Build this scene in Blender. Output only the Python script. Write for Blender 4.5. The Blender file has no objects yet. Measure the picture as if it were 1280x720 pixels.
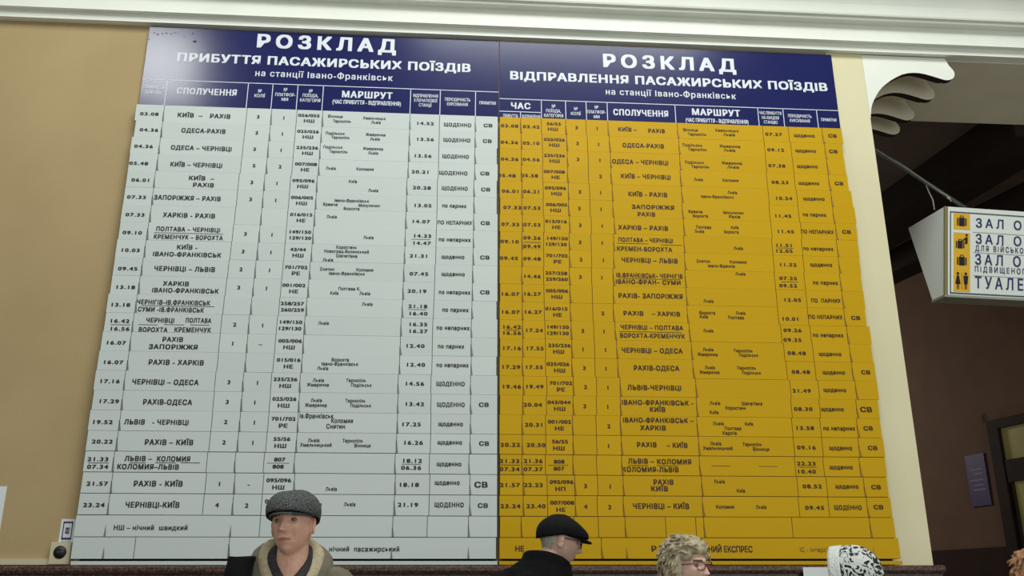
import bpy, math, random
from mathutils import Vector, Matrix, noise, geometry
import numpy as np

random.seed(7)
S = bpy.context.scene
COL = S.collection

# ------------------------------------------------------------------ camera
PITCH, YAW, ROLL, FPX = 0.319985133, -0.0753377, 0.00259935, 1145.652
CAMP = Vector((0, -6, 1.4))
ROT = Matrix.Rotation(YAW, 3, 'Z') @ Matrix.Rotation(PITCH, 3, 'X') @ Matrix.Rotation(ROLL, 3, 'Y')
cam = bpy.data.cameras.new('camera'); camo = bpy.data.objects.new('camera', cam); COL.objects.link(camo)
cam.sensor_width = 36; cam.lens = FPX * 36 / 1280
camo.matrix_world = Matrix.Translation(CAMP) @ (ROT @ Matrix.Rotation(math.pi / 2, 3, 'X')).to_4x4()
S.camera = camo

# ------------------------------------------------------------------ light, world, exposure
S.view_settings.view_transform = 'Standard'; S.view_settings.look = 'None'
S.view_settings.gamma = 1.0; S.view_settings.exposure = 0.2
try: S.view_settings.use_curve_mapping = False
except Exception: pass
W = bpy.data.worlds.new('hall_air'); S.world = W; W.use_nodes = True
W.node_tree.nodes['Background'].inputs[0].default_value = (0.97, 1.0, 0.96, 1)
W.node_tree.nodes['Background'].inputs[1].default_value = 0.27
def area(name, loc, target, sx, sy, power, col=(0.97, 1, 0.95)):
    l = bpy.data.lights.new(name, 'AREA'); l.shape = 'RECTANGLE'; l.size = sx; l.size_y = sy; l.energy = power; l.color = col
    o = bpy.data.objects.new(name, l); COL.objects.link(o); o.location = loc
    o.rotation_euler = (Vector(target) - Vector(loc)).to_track_quat('-Z', 'Y').to_euler(); return o
area('hall_ceiling_lamp', (1.6, -4.4, 9.4), (1.6, -0.6, 3.0), 4.0, 2.0, 350)
area('hall_side_lamp', (-3.3, -3.4, 7.1), (-2.0, 0, 4.8), 0.8, 0.8, 36)
area('low_hall_fill', (4.0, -11, 2.4), (2.0, 0, 3.6), 8, 4, 175)  # unseen broad fill, added to brighten the soffit and the wall fronts
area('passage_fill', (3.0, 8.0, 4.6), (4.5, 5.0, 1.0), 1.2, 1.2, 85, (1, .9, .78))  # added out of view to brighten the dark passage

# ------------------------------------------------------------------ helpers
def at(px, py, Y):
    d = ROT @ Vector((px - 640, FPX, -(py - 360)))
    return CAMP + d * ((Y - CAMP.y) / d.y)
def atz(px, py, z):
    d = ROT @ Vector((px - 640, FPX, -(py - 360)))
    return CAMP + d * ((z - CAMP.z) / d.z)
def lin(c):
    return tuple(((x / 255) / 12.92 if x / 255 <= 0.04045 else ((x / 255 + 0.055) / 1.055) ** 2.4) for x in c) + (1,)

def mat(name, rgb, rough=0.6, rgb2=None, scale=8.0, bump=0.0, bscale=60.0, rnd=0.0, metal=0.0, emit=None, ramp=(0.35, 0.65), spec=0.5, detail=4):
    m = bpy.data.materials.new(name); m.use_nodes = True
    nt = m.node_tree; N = nt.nodes; b = N['Principled BSDF']
    b.inputs['Roughness'].default_value = rough; b.inputs['Metallic'].default_value = metal
    b.inputs['Specular IOR Level'].default_value = spec
    tc = N.new('ShaderNodeTexCoord')
    base = None
    if rgb2:
        n = N.new('ShaderNodeTexNoise'); n.inputs['Scale'].default_value = scale; n.inputs['Detail'].default_value = detail
        nt.links.new(tc.outputs['Object'], n.inputs['Vector'])
        r = N.new('ShaderNodeValToRGB'); r.color_ramp.elements[0].position = ramp[0]; r.color_ramp.elements[1].position = ramp[1]
        r.color_ramp.elements[0].color = lin(rgb); r.color_ramp.elements[1].color = lin(rgb2)
        nt.links.new(n.outputs['Fac'], r.inputs['Fac']); base = r.outputs['Color']
    else:
        c = N.new('ShaderNodeRGB'); c.outputs[0].default_value = lin(rgb); base = c.outputs[0]
    if rnd:
        oi = N.new('ShaderNodeObjectInfo'); mr = N.new('ShaderNodeMapRange')
        mr.inputs['To Min'].default_value = 1 - rnd; mr.inputs['To Max'].default_value = 1 + rnd
        nt.links.new(oi.outputs['Random'], mr.inputs['Value'])
        h = N.new('ShaderNodeHueSaturation'); nt.links.new(mr.outputs[0], h.inputs['Value']); nt.links.new(base, h.inputs['Color']); base = h.outputs['Color']
    nt.links.new(base, b.inputs['Base Color'])
    if bump:
        n2 = N.new('ShaderNodeTexNoise'); n2.inputs['Scale'].default_value = bscale; n2.inputs['Detail'].default_value = 3
        nt.links.new(tc.outputs['Object'], n2.inputs['Vector'])
        bp = N.new('ShaderNodeBump'); bp.inputs['Strength'].default_value = bump; bp.inputs['Distance'].default_value = 0.01
        nt.links.new(n2.outputs['Fac'], bp.inputs['Height']); nt.links.new(bp.outputs['Normal'], b.inputs['Normal'])
    if emit:
        b.inputs['Emission Color'].default_value = lin(rgb); b.inputs['Emission Strength'].default_value = emit
        if base: nt.links.new(base, b.inputs['Emission Color'])
    return m

M = {}
M['wall'] = mat('ochre_plaster', (174, 151, 108), 0.75, (182, 159, 116), 1.3, 0.12, 90)
M['cream'] = mat('cream_plaster', (222, 214, 176), 0.7, (227, 220, 184), 1.5, 0.05, 60)
M['white_paint'] = mat('white_paint', (232, 236, 226), 0.5, (238, 242, 232), 2.0, 0.06, 25)
M['taupe'] = mat('taupe_tone', (216, 208, 186), 0.7, (222, 214, 192), 3.0, 0.05, 60)  # one even taupe for soffit and rear corbels, darker than the front white
M['granite'] = mat('red_granite', (38, 24, 21), 0.4, (112, 78, 68), 75, 0, 0, ramp=(0.40, 0.66), detail=6)
M['floor'] = mat('terrazzo', (120, 116, 108), 0.45, (150, 146, 136), 40)
M['brown'] = mat('brown_plaster', (98, 74, 58), 0.85, (106, 80, 62), 3, 0.1, 40)
M['brown_ceiling'] = mat('brown_ceiling', (92, 76, 66), 0.9, (100, 82, 72), 2)
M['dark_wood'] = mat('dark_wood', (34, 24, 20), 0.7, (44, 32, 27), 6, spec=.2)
M['dado'] = mat('dado_paint', (46, 32, 28), 0.8, (52, 36, 31), 4, spec=.2)
M['navy'] = mat('navy_enamel', (18, 25, 86), 0.19, (20, 28, 91), 3, spec=.45)
M['white_ink'] = mat('white_lettering', (226, 230, 240), 0.5)
M['white_plate'] = mat('white_plastic', (206, 215, 213), 0.55, spec=.2, rnd=0.025)
M['grey_rail'] = mat('grey_rail', (82, 88, 84), 0.6)
M['grey_clip'] = mat('grey_clip', (122, 132, 126), 0.5)
M['ink'] = mat('black_ink', (34, 36, 36), 0.6)
M['yellow_plate'] = mat('yellow_plastic', (202, 160, 4), 0.55, spec=.2, rnd=0.025)
M['brown_rail'] = mat('brown_rail', (96, 66, 14), 0.6)
M['yellow_clip'] = mat('ochre_clip', (146, 108, 12), 0.5)
M['brown_ink'] = mat('brown_ink', (62, 28, 8), 0.6)
M['black_back'] = mat('black_backing', (22, 22, 24), 0.7)
M['paper'] = mat('white_paper', (225, 230, 232), 0.7)
M['sign_white'] = mat('sign_white', (243, 249, 243), 0.4)
M['sign_blue'] = mat('sign_blue', (40, 50, 112), 0.5)
M['sign_grey'] = mat('sign_grey_line', (78, 92, 104), 0.5)
M['sign_yellow'] = mat('sign_yellow', (242, 190, 50), 0.5)
M['sign_lip'] = mat('sign_olive_edge', (138, 132, 88), 0.5)
M['sign_under'] = mat('sign_underside', (150, 152, 140), 0.5)
M['steel'] = mat('dull_steel', (120, 124, 118), 0.45, (96, 100, 96), 30, metal=0.6)
M['cable'] = mat('pale_cable', (190, 182, 176), 0.6)
M['purple'] = mat('violet_plate', (50, 38, 100), 0.5)
M['purple_ink'] = mat('violet_lettering', (130, 118, 160), 0.6)
M['pane'] = mat('lit_pane', (120, 116, 70), 0.3, (148, 140, 84), 2.0, emit=0.10)
M['socket'] = mat('ivory_plastic', (206, 198, 168), 0.45)
M['dark'] = mat('dark_plastic', (30, 28, 28), 0.5)

def tag(o, label=None, cat=None, group=None, kind=None):
    if label: o['label'] = label
    if cat: o['category'] = cat
    if group: o['group'] = group
    if kind: o['kind'] = kind
    return o
def empty(name, loc=(0, 0, 0), rz=0):
    o = bpy.data.objects.new(name, None); COL.objects.link(o); o.location = loc; o.rotation_euler = (0, 0, rz)
    o.empty_display_size = 0.1; return o

class MB:
    def __init__(s): s.v = []; s.f = []; s.m = []; s.sm = []
    def add(s, V, F, mi=0, smooth=False):
        b = len(s.v); s.v += [tuple(p) for p in V]
        for f in F: s.f.append(tuple(i + b for i in f)); s.m.append(mi); s.sm.append(smooth)
        return s
    def box(s, x0, x1, y0, y1, z0, z1, mi=0):
        V = [(x0, y0, z0), (x1, y0, z0), (x1, y1, z0), (x0, y1, z0), (x0, y0, z1), (x1, y0, z1), (x1, y1, z1), (x0, y1, z1)]
        return s.add(V, [(0, 3, 2, 1), (4, 5, 6, 7), (0, 1, 5, 4), (1, 2, 6, 5), (2, 3, 7, 6), (3, 0, 4, 7)], mi)
    def prism(s, pts, off, mi=0, smooth=False):
        """polygon pts (3d) extruded by the vector off"""
        n = len(pts); A = [Vector(p) for p in pts]; B = [p + Vector(off) for p in A]
        nrm = Vector((0, 0, 0))
        for i in range(n): nrm += A[i].cross(A[(i + 1) % n])
        flip = nrm.dot(Vector(off)) > 0
        F = [tuple(range(n)) if not flip else tuple(reversed(range(n))), tuple(range(n, 2 * n)) if flip else tuple(reversed(range(n, 2 * n)))]
        s.add(A + B, F, mi)
        sides = []
        for i in range(n):
            j = (i + 1) % n; q = (i, j, n + j, n + i)
            sides.append(q if flip else tuple(reversed(q)))
        b = len(s.v) - 2 * n
        for q in sides: s.f.append(tuple(i + b for i in q)); s.m.append(mi); s.sm.append(smooth)
        return s
    def tube(s, P, R, n=12, mi=0, cap=True):
        P = [Vector(p) for p in P]
        if not hasattr(R, '__len__'): R = [R] * len(P)
        up = None; V = []
        for i, p in enumerate(P):
            t = (P[min(i + 1, len(P) - 1)] - P[max(i - 1, 0)]).normalized()
            if up is None:
                up = t.orthogonal().normalized()
            up = (up - t * up.dot(t)).normalized(); sd = t.cross(up)
            for k in range(n):
                a = 2 * math.pi * k / n; V.append(p + (up * math.cos(a) + sd * math.sin(a)) * R[i])
        F = []
        for i in range(len(P) - 1):
            for k in range(n):
                F.append((i * n + k, i * n + (k + 1) % n, (i + 1) * n + (k + 1) % n, (i + 1) * n + k))
        if cap:
            F.append(tuple(reversed(range(n)))); F.append(tuple((len(P) - 1) * n + k for k in range(n)))
        return s.add(V, F, mi, True)
    def capsule(s, p0, p1, r0, r1, n=14, mi=0):
        p0 = Vector(p0); p1 = Vector(p1); t = (p1 - p0).normalized()
        P = []; R = []
        for a in (-88, -60, -30): P.append(p0 + t * r0 * math.sin(math.radians(a))); R.append(r0 * math.cos(math.radians(a)))
        P += [p0, p1]; R += [r0, r1]
        for a in (30, 60, 88): P.append(p1 + t * r1 * math.sin(math.radians(a))); R.append(r1 * math.cos(math.radians(a)))
        return s.tube(P, R, n, mi)
    def ellipsoid(s, c, r, nu=24, nv=16, mi=0, rot=None, fn=None):
        V = []; F = []
        for j in range(nv + 1):
            ph = math.pi * j / nv
            ph = min(max(ph, 0.01), math.pi - 0.01)
            for i in range(nu):
                th = 2 * math.pi * i / nu
                p = Vector((r[0] * math.sin(ph) * math.cos(th), r[1] * math.sin(ph) * math.sin(th), r[2] * math.cos(ph)))
                if fn: p = fn(p)
                if rot is not None: p = rot @ p
                V.append(Vector(c) + p)
        for j in range(nv):
            for i in range(nu): F.append((j * nu + i, (j + 1) * nu + i, (j + 1) * nu + (i + 1) % nu, j * nu + (i + 1) % nu))
        F.append(tuple(reversed([i for i in range(nu)][::-1]))); F.append(tuple(reversed([nv * nu + i for i in range(nu)])))
        return s.add(V, F, mi, True)
    def disc(s, c, ux, uz, r, n=24, mi=0):
        c = Vector(c); V = [c + Vector(ux) * r * math.cos(2 * math.pi * k / n) + Vector(uz) * r * math.sin(2 * math.pi * k / n) for k in range(n)]
        return s.add(V, [tuple(range(n))], mi)
    def quad(s, o, ux, uz, x0, x1, z0, z1, mi=0):
        o = Vector(o); ux = Vector(ux); uz = Vector(uz)
        return s.add([o + ux * x0 + uz * z0, o + ux * x1 + uz * z0, o + ux * x1 + uz * z1, o + ux * x0 + uz * z1], [(0, 1, 2, 3)], mi)
    def mesh(s, name, mats):
        me = bpy.data.meshes.new(name); me.from_pydata(s.v, [], s.f)
        for m in (mats if isinstance(mats, (list, tuple)) else [mats]): me.materials.append(m)
        me.polygons.foreach_set('material_index', s.m); me.polygons.foreach_set('use_smooth', s.sm); me.update(); return me
    def build(s, name, mats, parent=None):
        o = bpy.data.objects.new(name, s.mesh(name, mats)); COL.objects.link(o)
        if parent is not None: o.parent = parent
        return o

def struct(name, mb, m):
    return tag(mb.build(name, m), kind='structure')

# ------------------------------------------------------------------ lettering: glyph outlines from Blender's own font
_g = {}
_cu = bpy.data.curves.new('glyph', 'FONT'); _cu.resolution_u = 3; _cu.dimensions = '2D'; _cu.fill_mode = 'NONE'
_to = bpy.data.objects.new('glyph', _cu); COL.objects.link(_to)
def _eval(st, off=0):
    _cu.body = st
    dg = bpy.context.evaluated_depsgraph_get(); dg.update()
    e = _to.evaluated_get(dg); me = e.to_mesh()
    V = [(v.co.x, v.co.y) for v in me.vertices]; E = [tuple(x.vertices) for x in me.edges]
    e.to_mesh_clear(); return V, E
def _fill(V, E):
    """outline loops -> faces: every outer loop filled on its own level with the holes that lie inside it"""
    nb = {}
    for a, b in E: nb.setdefault(a, []).append(b); nb.setdefault(b, []).append(a)
    loops = []; seen = set()
    for a, b in E:
        if a in seen: continue
        L = [a]; seen.add(a); p, c = a, b
        while c not in seen:
            L.append(c); seen.add(c); n = [k for k in nb[c] if k != p]; p, c = c, (n[0] if n else a)
        loops.append(L)
    def ar(L): return sum(V[L[i]][0] * V[L[(i + 1) % len(L)]][1] - V[L[(i + 1) % len(L)]][0] * V[L[i]][1] for i in range(len(L))) / 2
    def inside(p, L):
        r = False
        for i in range(len(L)):
            (x0, y0), (x1, y1) = V[L[i]], V[L[(i + 1) % len(L)]]
            if (y0 > p[1]) != (y1 > p[1]) and p[0] < (x1 - x0) * (p[1] - y0) / (y1 - y0) + x0: r = not r
        return r
    A = [ar(L) for L in loops]; sg_ = 1 if max(A, key=abs) > 0 else -1
    W_ = []; F_ = []; lev = 0
    outs = [i for i in range(len(loops)) if A[i] * sg_ > 0]; holes = [i for i in range(len(loops)) if A[i] * sg_ <= 0]
    own = {}
    for h in holes:
        c = [o for o in outs if all(inside(V[k], loops[o]) for k in loops[h])]
        if c: own.setdefault(min(c, key=lambda o: abs(A[o])), []).append(h)
    for o in outs:
        poly = [loops[o]] + [loops[h] for h in own.get(o, [])]; flat = [k for L in poly for k in L]; base = len(W_)
        W_ += [(V[k][0], V[k][1], lev * .00006) for k in flat]; lev += 1
        for t in geometry.tessellate_polygon([[Vector((V[k][0], V[k][1], 0)) for k in L] for L in poly]):
            p = [W_[base + k] for k in t]
            if (p[1][0] - p[0][0]) * (p[2][1] - p[0][1]) - (p[2][0] - p[0][0]) * (p[1][1] - p[0][1]) < 0: t = t[::-1]
            F_.append(tuple(base + k for k in t))
    X_ = []; Y_ = []                      # triangles a fiftieth of a millimetre apart, so that crossing strokes never share a level
    for k, f in enumerate(F_): Y_.append((3 * k, 3 * k + 1, 3 * k + 2)); X_ += [(W_[i][0], W_[i][1], k * .00002) for i in f]
    return X_, Y_
def _w(st):
    V, F = _eval(st, 0); xs = [v[0] for v in V]; return max(xs) - min(xs)
CAPH = 0.682
CHARS = sorted(set('АБВГҐДЕЄЖЗИІЇЙКЛМНОПРСТУФХЦЧШЩЬЮЯабвгґдеєжзиіїйклмнопрстуфхцчшщьюя0123456789-–.,/№():'))
_hh = _w('HH')
_adv = {' ': 0.28}
for ch in CHARS:
    _adv[ch] = _w('H' + ch + 'H') - _hh
    V, F = _fill(*_eval(ch))
    if ch in 'ІЇ':                       # a plain upright bar, with two dots for the second letter
        w_ = .048; c_ = .125; V = []; F = []; _adv[ch] = .25
        for x0, x1, y0, y1 in [(c_ - w_, c_ + w_, 0, CAPH)] + ([(c_ - .15, c_ - .045, .78, .88), (c_ + .045, c_ + .15, .78, .88)] if ch == 'Ї' else []):
            k = len(V); V += [(x0, y0, 0), (x1, y0, 0), (x1, y1, 0), (x0, y1, 0)]; F.append((k, k + 1, k + 2, k + 3))
    _g[ch, 0.0] = (V, F)
    for off in (0.018, 0.032, 0.043):           # heavier weights: the same outline laid down again, shifted by a hair
        VV = []; FF = []
        for q, (a, b) in enumerate([(-off, -off * .6), (off, -off * .6), (off, off * .6), (-off, off * .6)]):
            k = len(VV); VV += [(x + a, y + b, q * .00031 + e) for x, y, e in V]; FF += [tuple(i + k for i in f) for f in F]
        _g[ch, off] = (VV, FF)
bpy.data.objects.remove(_to); bpy.data.curves.remove(_cu)

def put_text(mb, st, o, ux, uz, w, h, mi, off=0.018, track=0.0):
    off = 0.0 if off < 0.01 else (0.018 if off < 0.028 else (0.032 if off < .04 else .043))
    """text centred at o; w = width (None: natural), h = capital height"""
    tot = sum(_adv[c] + track for c in st) - track
    V0 = _g[st[0], off][0] if st[0] != ' ' else []
    sy = h / CAPH; sx = (w / tot) if w else sy
    o = Vector(o); ux = Vector(ux); uz = Vector(uz); un = ux.cross(uz); x = -tot / 2
    for c in st:
        if c != ' ':
            V, F = _g[c, off]
            mb.add([o + ux * ((x + a) * sx) + uz * ((b - CAPH / 2) * sy) + un * e for a, b, e in V], F, mi)
        x += _adv[c] + track
UX, UZ = Vector((1, 0, 0)), Vector((0, 0, 1))
def wtext(mb, st, x0, x1, y, Y, h, mi=1, off=0.018, track=0.0):
    """text measured on a wall plane Y, between the marks x0 and x1 at height y"""
    A, B = at(x0, y, Y), at(x1, y, Y); c = (A + B) / 2
    put_text(mb, st, (c.x, Y - 0.0008, c.z), UX, UZ, B.x - A.x, h, mi, off, track)
def ctext(mb, st, xc, y, Y, h, mi=1, off=0.018, sx=1.15, track=0.04):
    c = at(xc, y, Y); tot = sum(_adv[k] + track for k in st) - track
    put_text(mb, st, (c.x, Y - 0.0008, c.z), UX, UZ, tot * h / CAPH * sx, h, mi, off, track)

# ------------------------------------------------------------------ the room
JX = 3.188            # jamb: the wall ends here and the passage opens
SOF = 5.367           # underside of the beam
DEEP = 0.98
mb = MB(); mb.box(-9, JX, 0, DEEP, 0, SOF); struct('wall_back', mb, M['wall'])
mb = MB(); mb.box(2.90, JX, -0.012, 0, 1.4, SOF); struct('trim_1', mb, M['cream'])
mb = MB(); mb.box(-9, 12, -11, 16, -0.1, 0); struct('floor', mb, M['floor'])
prof = [(DEEP, SOF + 0.003), (-0.055, SOF + 0.003), (-0.055, 5.43), (-0.10, 5.43), (-0.10, 5.573), (-0.155, 5.573), (-0.162, 5.579), (-0.165, 5.590), (-0.160, 5.600), (-0.185, 5.602)]
for k in range(9):
    a = math.pi / 2 * k / 8
    prof.append((-0.19 - 0.32 * (1 - math.cos(a)), 5.615 + 0.40 * math.sin(a)))
prof += [(-0.55, 6.02), (-0.55, 6.3), (DEEP, 6.3)]
mb = MB(); mb.prism([(-9, y, z) for y, z in prof], (21, 0, 0)); struct('trim_2', mb, M['white_paint'])
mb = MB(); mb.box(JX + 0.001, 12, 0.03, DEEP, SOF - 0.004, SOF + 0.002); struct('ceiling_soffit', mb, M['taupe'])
mb = MB()   # granite wainscot with a rounded front edge, ending just past the jamb
GZ = 1.553
gp = [(0, 0), (-0.10, 0), (-0.10, GZ - 0.05), (-0.135, GZ - 0.045), (-0.145, GZ - 0.03), (-0.145, GZ - 0.012), (-0.13, GZ), (0, GZ)]
mb.prism([(-9, y, z) for y, z in gp], (9 + 3.197, 0, 0)); struct('baseboard_back', mb, M['granite'])
# passage behind the wall: dark side wall with door, dark ceiling with a beam
SD = Vector((-0.208, 0.978, 0))                          # direction of the passage
D0 = at(1240, 527, 4.0); D0.z = 0
def side(t, out=0.0): return D0 + SD * t + Vector((-0.978, -0.208, 0)) * out
mb = MB(); a, b = side(-4.0), side(11)
mb.prism([a, b, b + Vector((.3, .06, 0)), a + Vector((.3, .06, 0))], (0, 0, 5.6)); struct('wall_passage', mb, M['brown'])
mb = MB(); a, b = side(-0.02, 0.0), side(11)
mb.prism([a, b, b + Vector((-.03, -.006, 0)), a + Vector((-.03, -.006, 0))], (0, 0, 1.86)); struct('baseboard_passage', mb, M['dado'])
mb = MB(); mb.box(-3, 12, 14.3, 14.6, 0, 5.6); struct('wall_passage_far', mb, M['brown'])
mb = MB(); a = Vector((JX - 0.05, DEEP, 0)); b = a + SD * 14
mb.prism([a, b, b + Vector((-.2, 0, 0)), a + Vector((-.2, 0, 0))], (0, 0, 5.6)); struct('wall_passage_left', mb, M['brown'])
mb = MB(); mb.box(-3, 12, DEEP, 14.6, 5.6, 5.7); struct('ceiling', mb, M['brown_ceiling'])
def beam(l1, l2, zb):
    P = [atz(*q, zb) for q in (l1[0], l1[1], l2[1], l2[0])]
    d1 = (P[0] - P[1]).normalized(); P[0] += d1 * ((DEEP + .005 - P[0].y) / d1.y); P[3] += d1 * ((DEEP + .005 - P[3].y) / d1.y); P[1] -= d1 * 5; P[2] -= d1 * 5
    m = MB(); m.prism(P, (0, 0, 5.62 - zb)); return m
struct('trim_3', beam(((1280, 164), (1173, 234)), ((1280, 211), (1203.6, 257)), 5.25), M['dark_wood'])
struct('trim_4', beam(((1280, 262), (1120, 338)), ((1280, 285), (1120, 357)), 5.30), M['dark_wood'])

# scrolled corbels under the beam
CP = [(3.189, 5.363), (3.86, 5.363), (3.885, 5.30), (3.912, 5.262), (3.921, 5.235), (3.914, 5.203), (3.893, 5.180), (3.861, 5.169), (3.835, 5.169), (3.809, 5.175), (3.765, 5.189), (3.72, 5.203), (3.676, 5.215), (3.633, 5.222), (3.585, 5.223), (3.54, 5.217), (3.49, 5.202), (3.443, 5.177), (3.398, 5.150), (3.356, 5.117), (3.317, 5.082), (3.282, 5.042), (3.25, 4.993), (3.223, 4.941), (3.206, 4.895), (3.197, 4.85), (3.189, 4.80)]
CL = ['white scrolled corbel at the front edge under the beam', 'dim taupe scrolled corbel directly behind the white one', 'dim taupe scrolled corbel, third counted from the white front one', 'dim taupe scrolled corbel deepest under the beam, last of the row']
for i, y0 in enumerate((-0.012, 0.29, 0.63, 0.885)):
    r = empty('corbel', (JX, y0, SOF)); tag(r, CL[i], 'corbel', 'scrolled corbels under the beam')
    def cm(ya, yb, inset):
        m = MB(); cx, cz = 3.35, 5.3
        pts = []
        for x, z in CP:
            if inset and x > 3.19 and z < 5.36: x, z = x - inset * 0.9, z + inset
            pts.append((max(x, 3.189) - JX, ya - y0, z - SOF))
        m.prism(pts, (0, yb - ya, 0)); m.m = [0, 0] + [1] * (len(m.f) - 2); return m  # faces around the outline take the darker second material
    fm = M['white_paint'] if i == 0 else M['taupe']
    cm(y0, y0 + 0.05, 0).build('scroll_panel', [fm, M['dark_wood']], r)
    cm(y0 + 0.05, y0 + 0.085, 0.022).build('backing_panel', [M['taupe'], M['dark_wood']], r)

# ------------------------------------------------------------------ timetable boards
ROWZ0, ROWZ1, NR = 4.688, 1.592, 24
RP = (ROWZ0 - ROWZ1) / NR
def rowY(i): return -0.060 - 0.002 * i          # each lower row stands a little further out
def rowz(i): return ROWZ0 - RP * i              # top of row i (0-based)
def px_row_y(i, px):                            # photo row at the middle of row i
    return 0
def lerp_tab(tab, i):
    ks = sorted(tab)
    if i <= ks[0]: return tab[ks[0]]
    for a, b in zip(ks, ks[1:]):
        if a <= i <= b:
            t = (i - a) / (b - a); return [u + (v - u) * t for u, v in zip(tab[a], tab[b])]
    return tab[ks[-1]]

LX = [170.5, 169.5, 164.8, 162.3, 159.3, 156.3, 153, 150.3, 146.2, 143.2, 140, 135.2, 132.2, 128.1, 123.7, 119.5, 117.3, 112.6, 109.8, 106.5, 103.5, 99.6, 95.2, 91.5]
LYT = [130.6, 152.1, 171.2, 192.7, 214.5, 235.3, 256.4, 277.9, 301.2, 323.6, 345.9, 368.6, 392.6, 416.3, 440.7, 464.5, 488.6, 514, 539.4, 565.2, 591.5, 617.9, 644.9, 671.7]
RX = [1052.7, 1053.2, 1056.3, 1059.8, 1065, 1068.8, 1070.5, 1072.6, 1074.6, 1076.6, 1079.9, 1081.6, 1088, 1089.7, 1093.8, 1097, 1098, 1100.7, 1104.8, 1107, 1109.3, 1113.8, 1117.8, 1123.9]
RYT = [160, 178, 198.5, 218, 239, 257, 277, 298, 319, 341, 362, 384, 407.5, 429.5, 452.5, 475, 499, 523, 547.5, 571, 596.5, 622, 647, 673]
LDIV = {0: [203.4, 307.6, 338.7, 370.5, 403, 512.6, 549.6, 594.3], 6: [186.9, 293.1, 326, 358.9, 392.8, 507, 545.7, 591.8], 11: [169.8, 279.5, 314, 349.1, 383.2, 503, 542.2, 590],
        15: [155.9, 269.2, 304.1, 339.3, 375.2, 498, 539, 588.4], 19: [142.7, 259.5, 294.6, 330.6, 368.7, 494.4, 537.3, 586.8], 21: [136.8, 255, 291.8, 327.7, 367, 493.4, 536.9, 587.7]}
RDIV = {0: [651.2, 677, 707.4, 732.8, 760.2, 846.6, 952.7, 984.6, 1026.5], 6: [652.6, 679.6, 711.5, 738.5, 767.3, 853.7, 962.5, 999.5, 1042.7], 11: [652.6, 680, 712.5, 740.5, 766.3, 858.3, 971.3, 1008.4, 1053.7],
        15: [653.6, 683, 716, 745, 774.5, 868.9, 986.5, 1021.6, 1068], 19: [652.2, 681.6, 716, 745.6, 777, 874, 993, 1028.6, 1073.7], 21: [654.6, 685, 719.6, 747, 779.5, 878.5, 998.4, 1035.5, 1083.7]}
LYD = {0: 140, 6: 262, 11: 378, 15: 475, 19: 572, 21: 625}
def colx(tab, i, seam):
    """world x of the dividers of row i, from the key rows measured on the photo"""
    keys = {}
    for k, xs in tab.items():
        yk = (LYT[k] + RYT[k]) / 2
        keys[k] = [at(x, yk + 6, rowY(k)).x for x in xs]
    return lerp_tab(keys, i)

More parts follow.
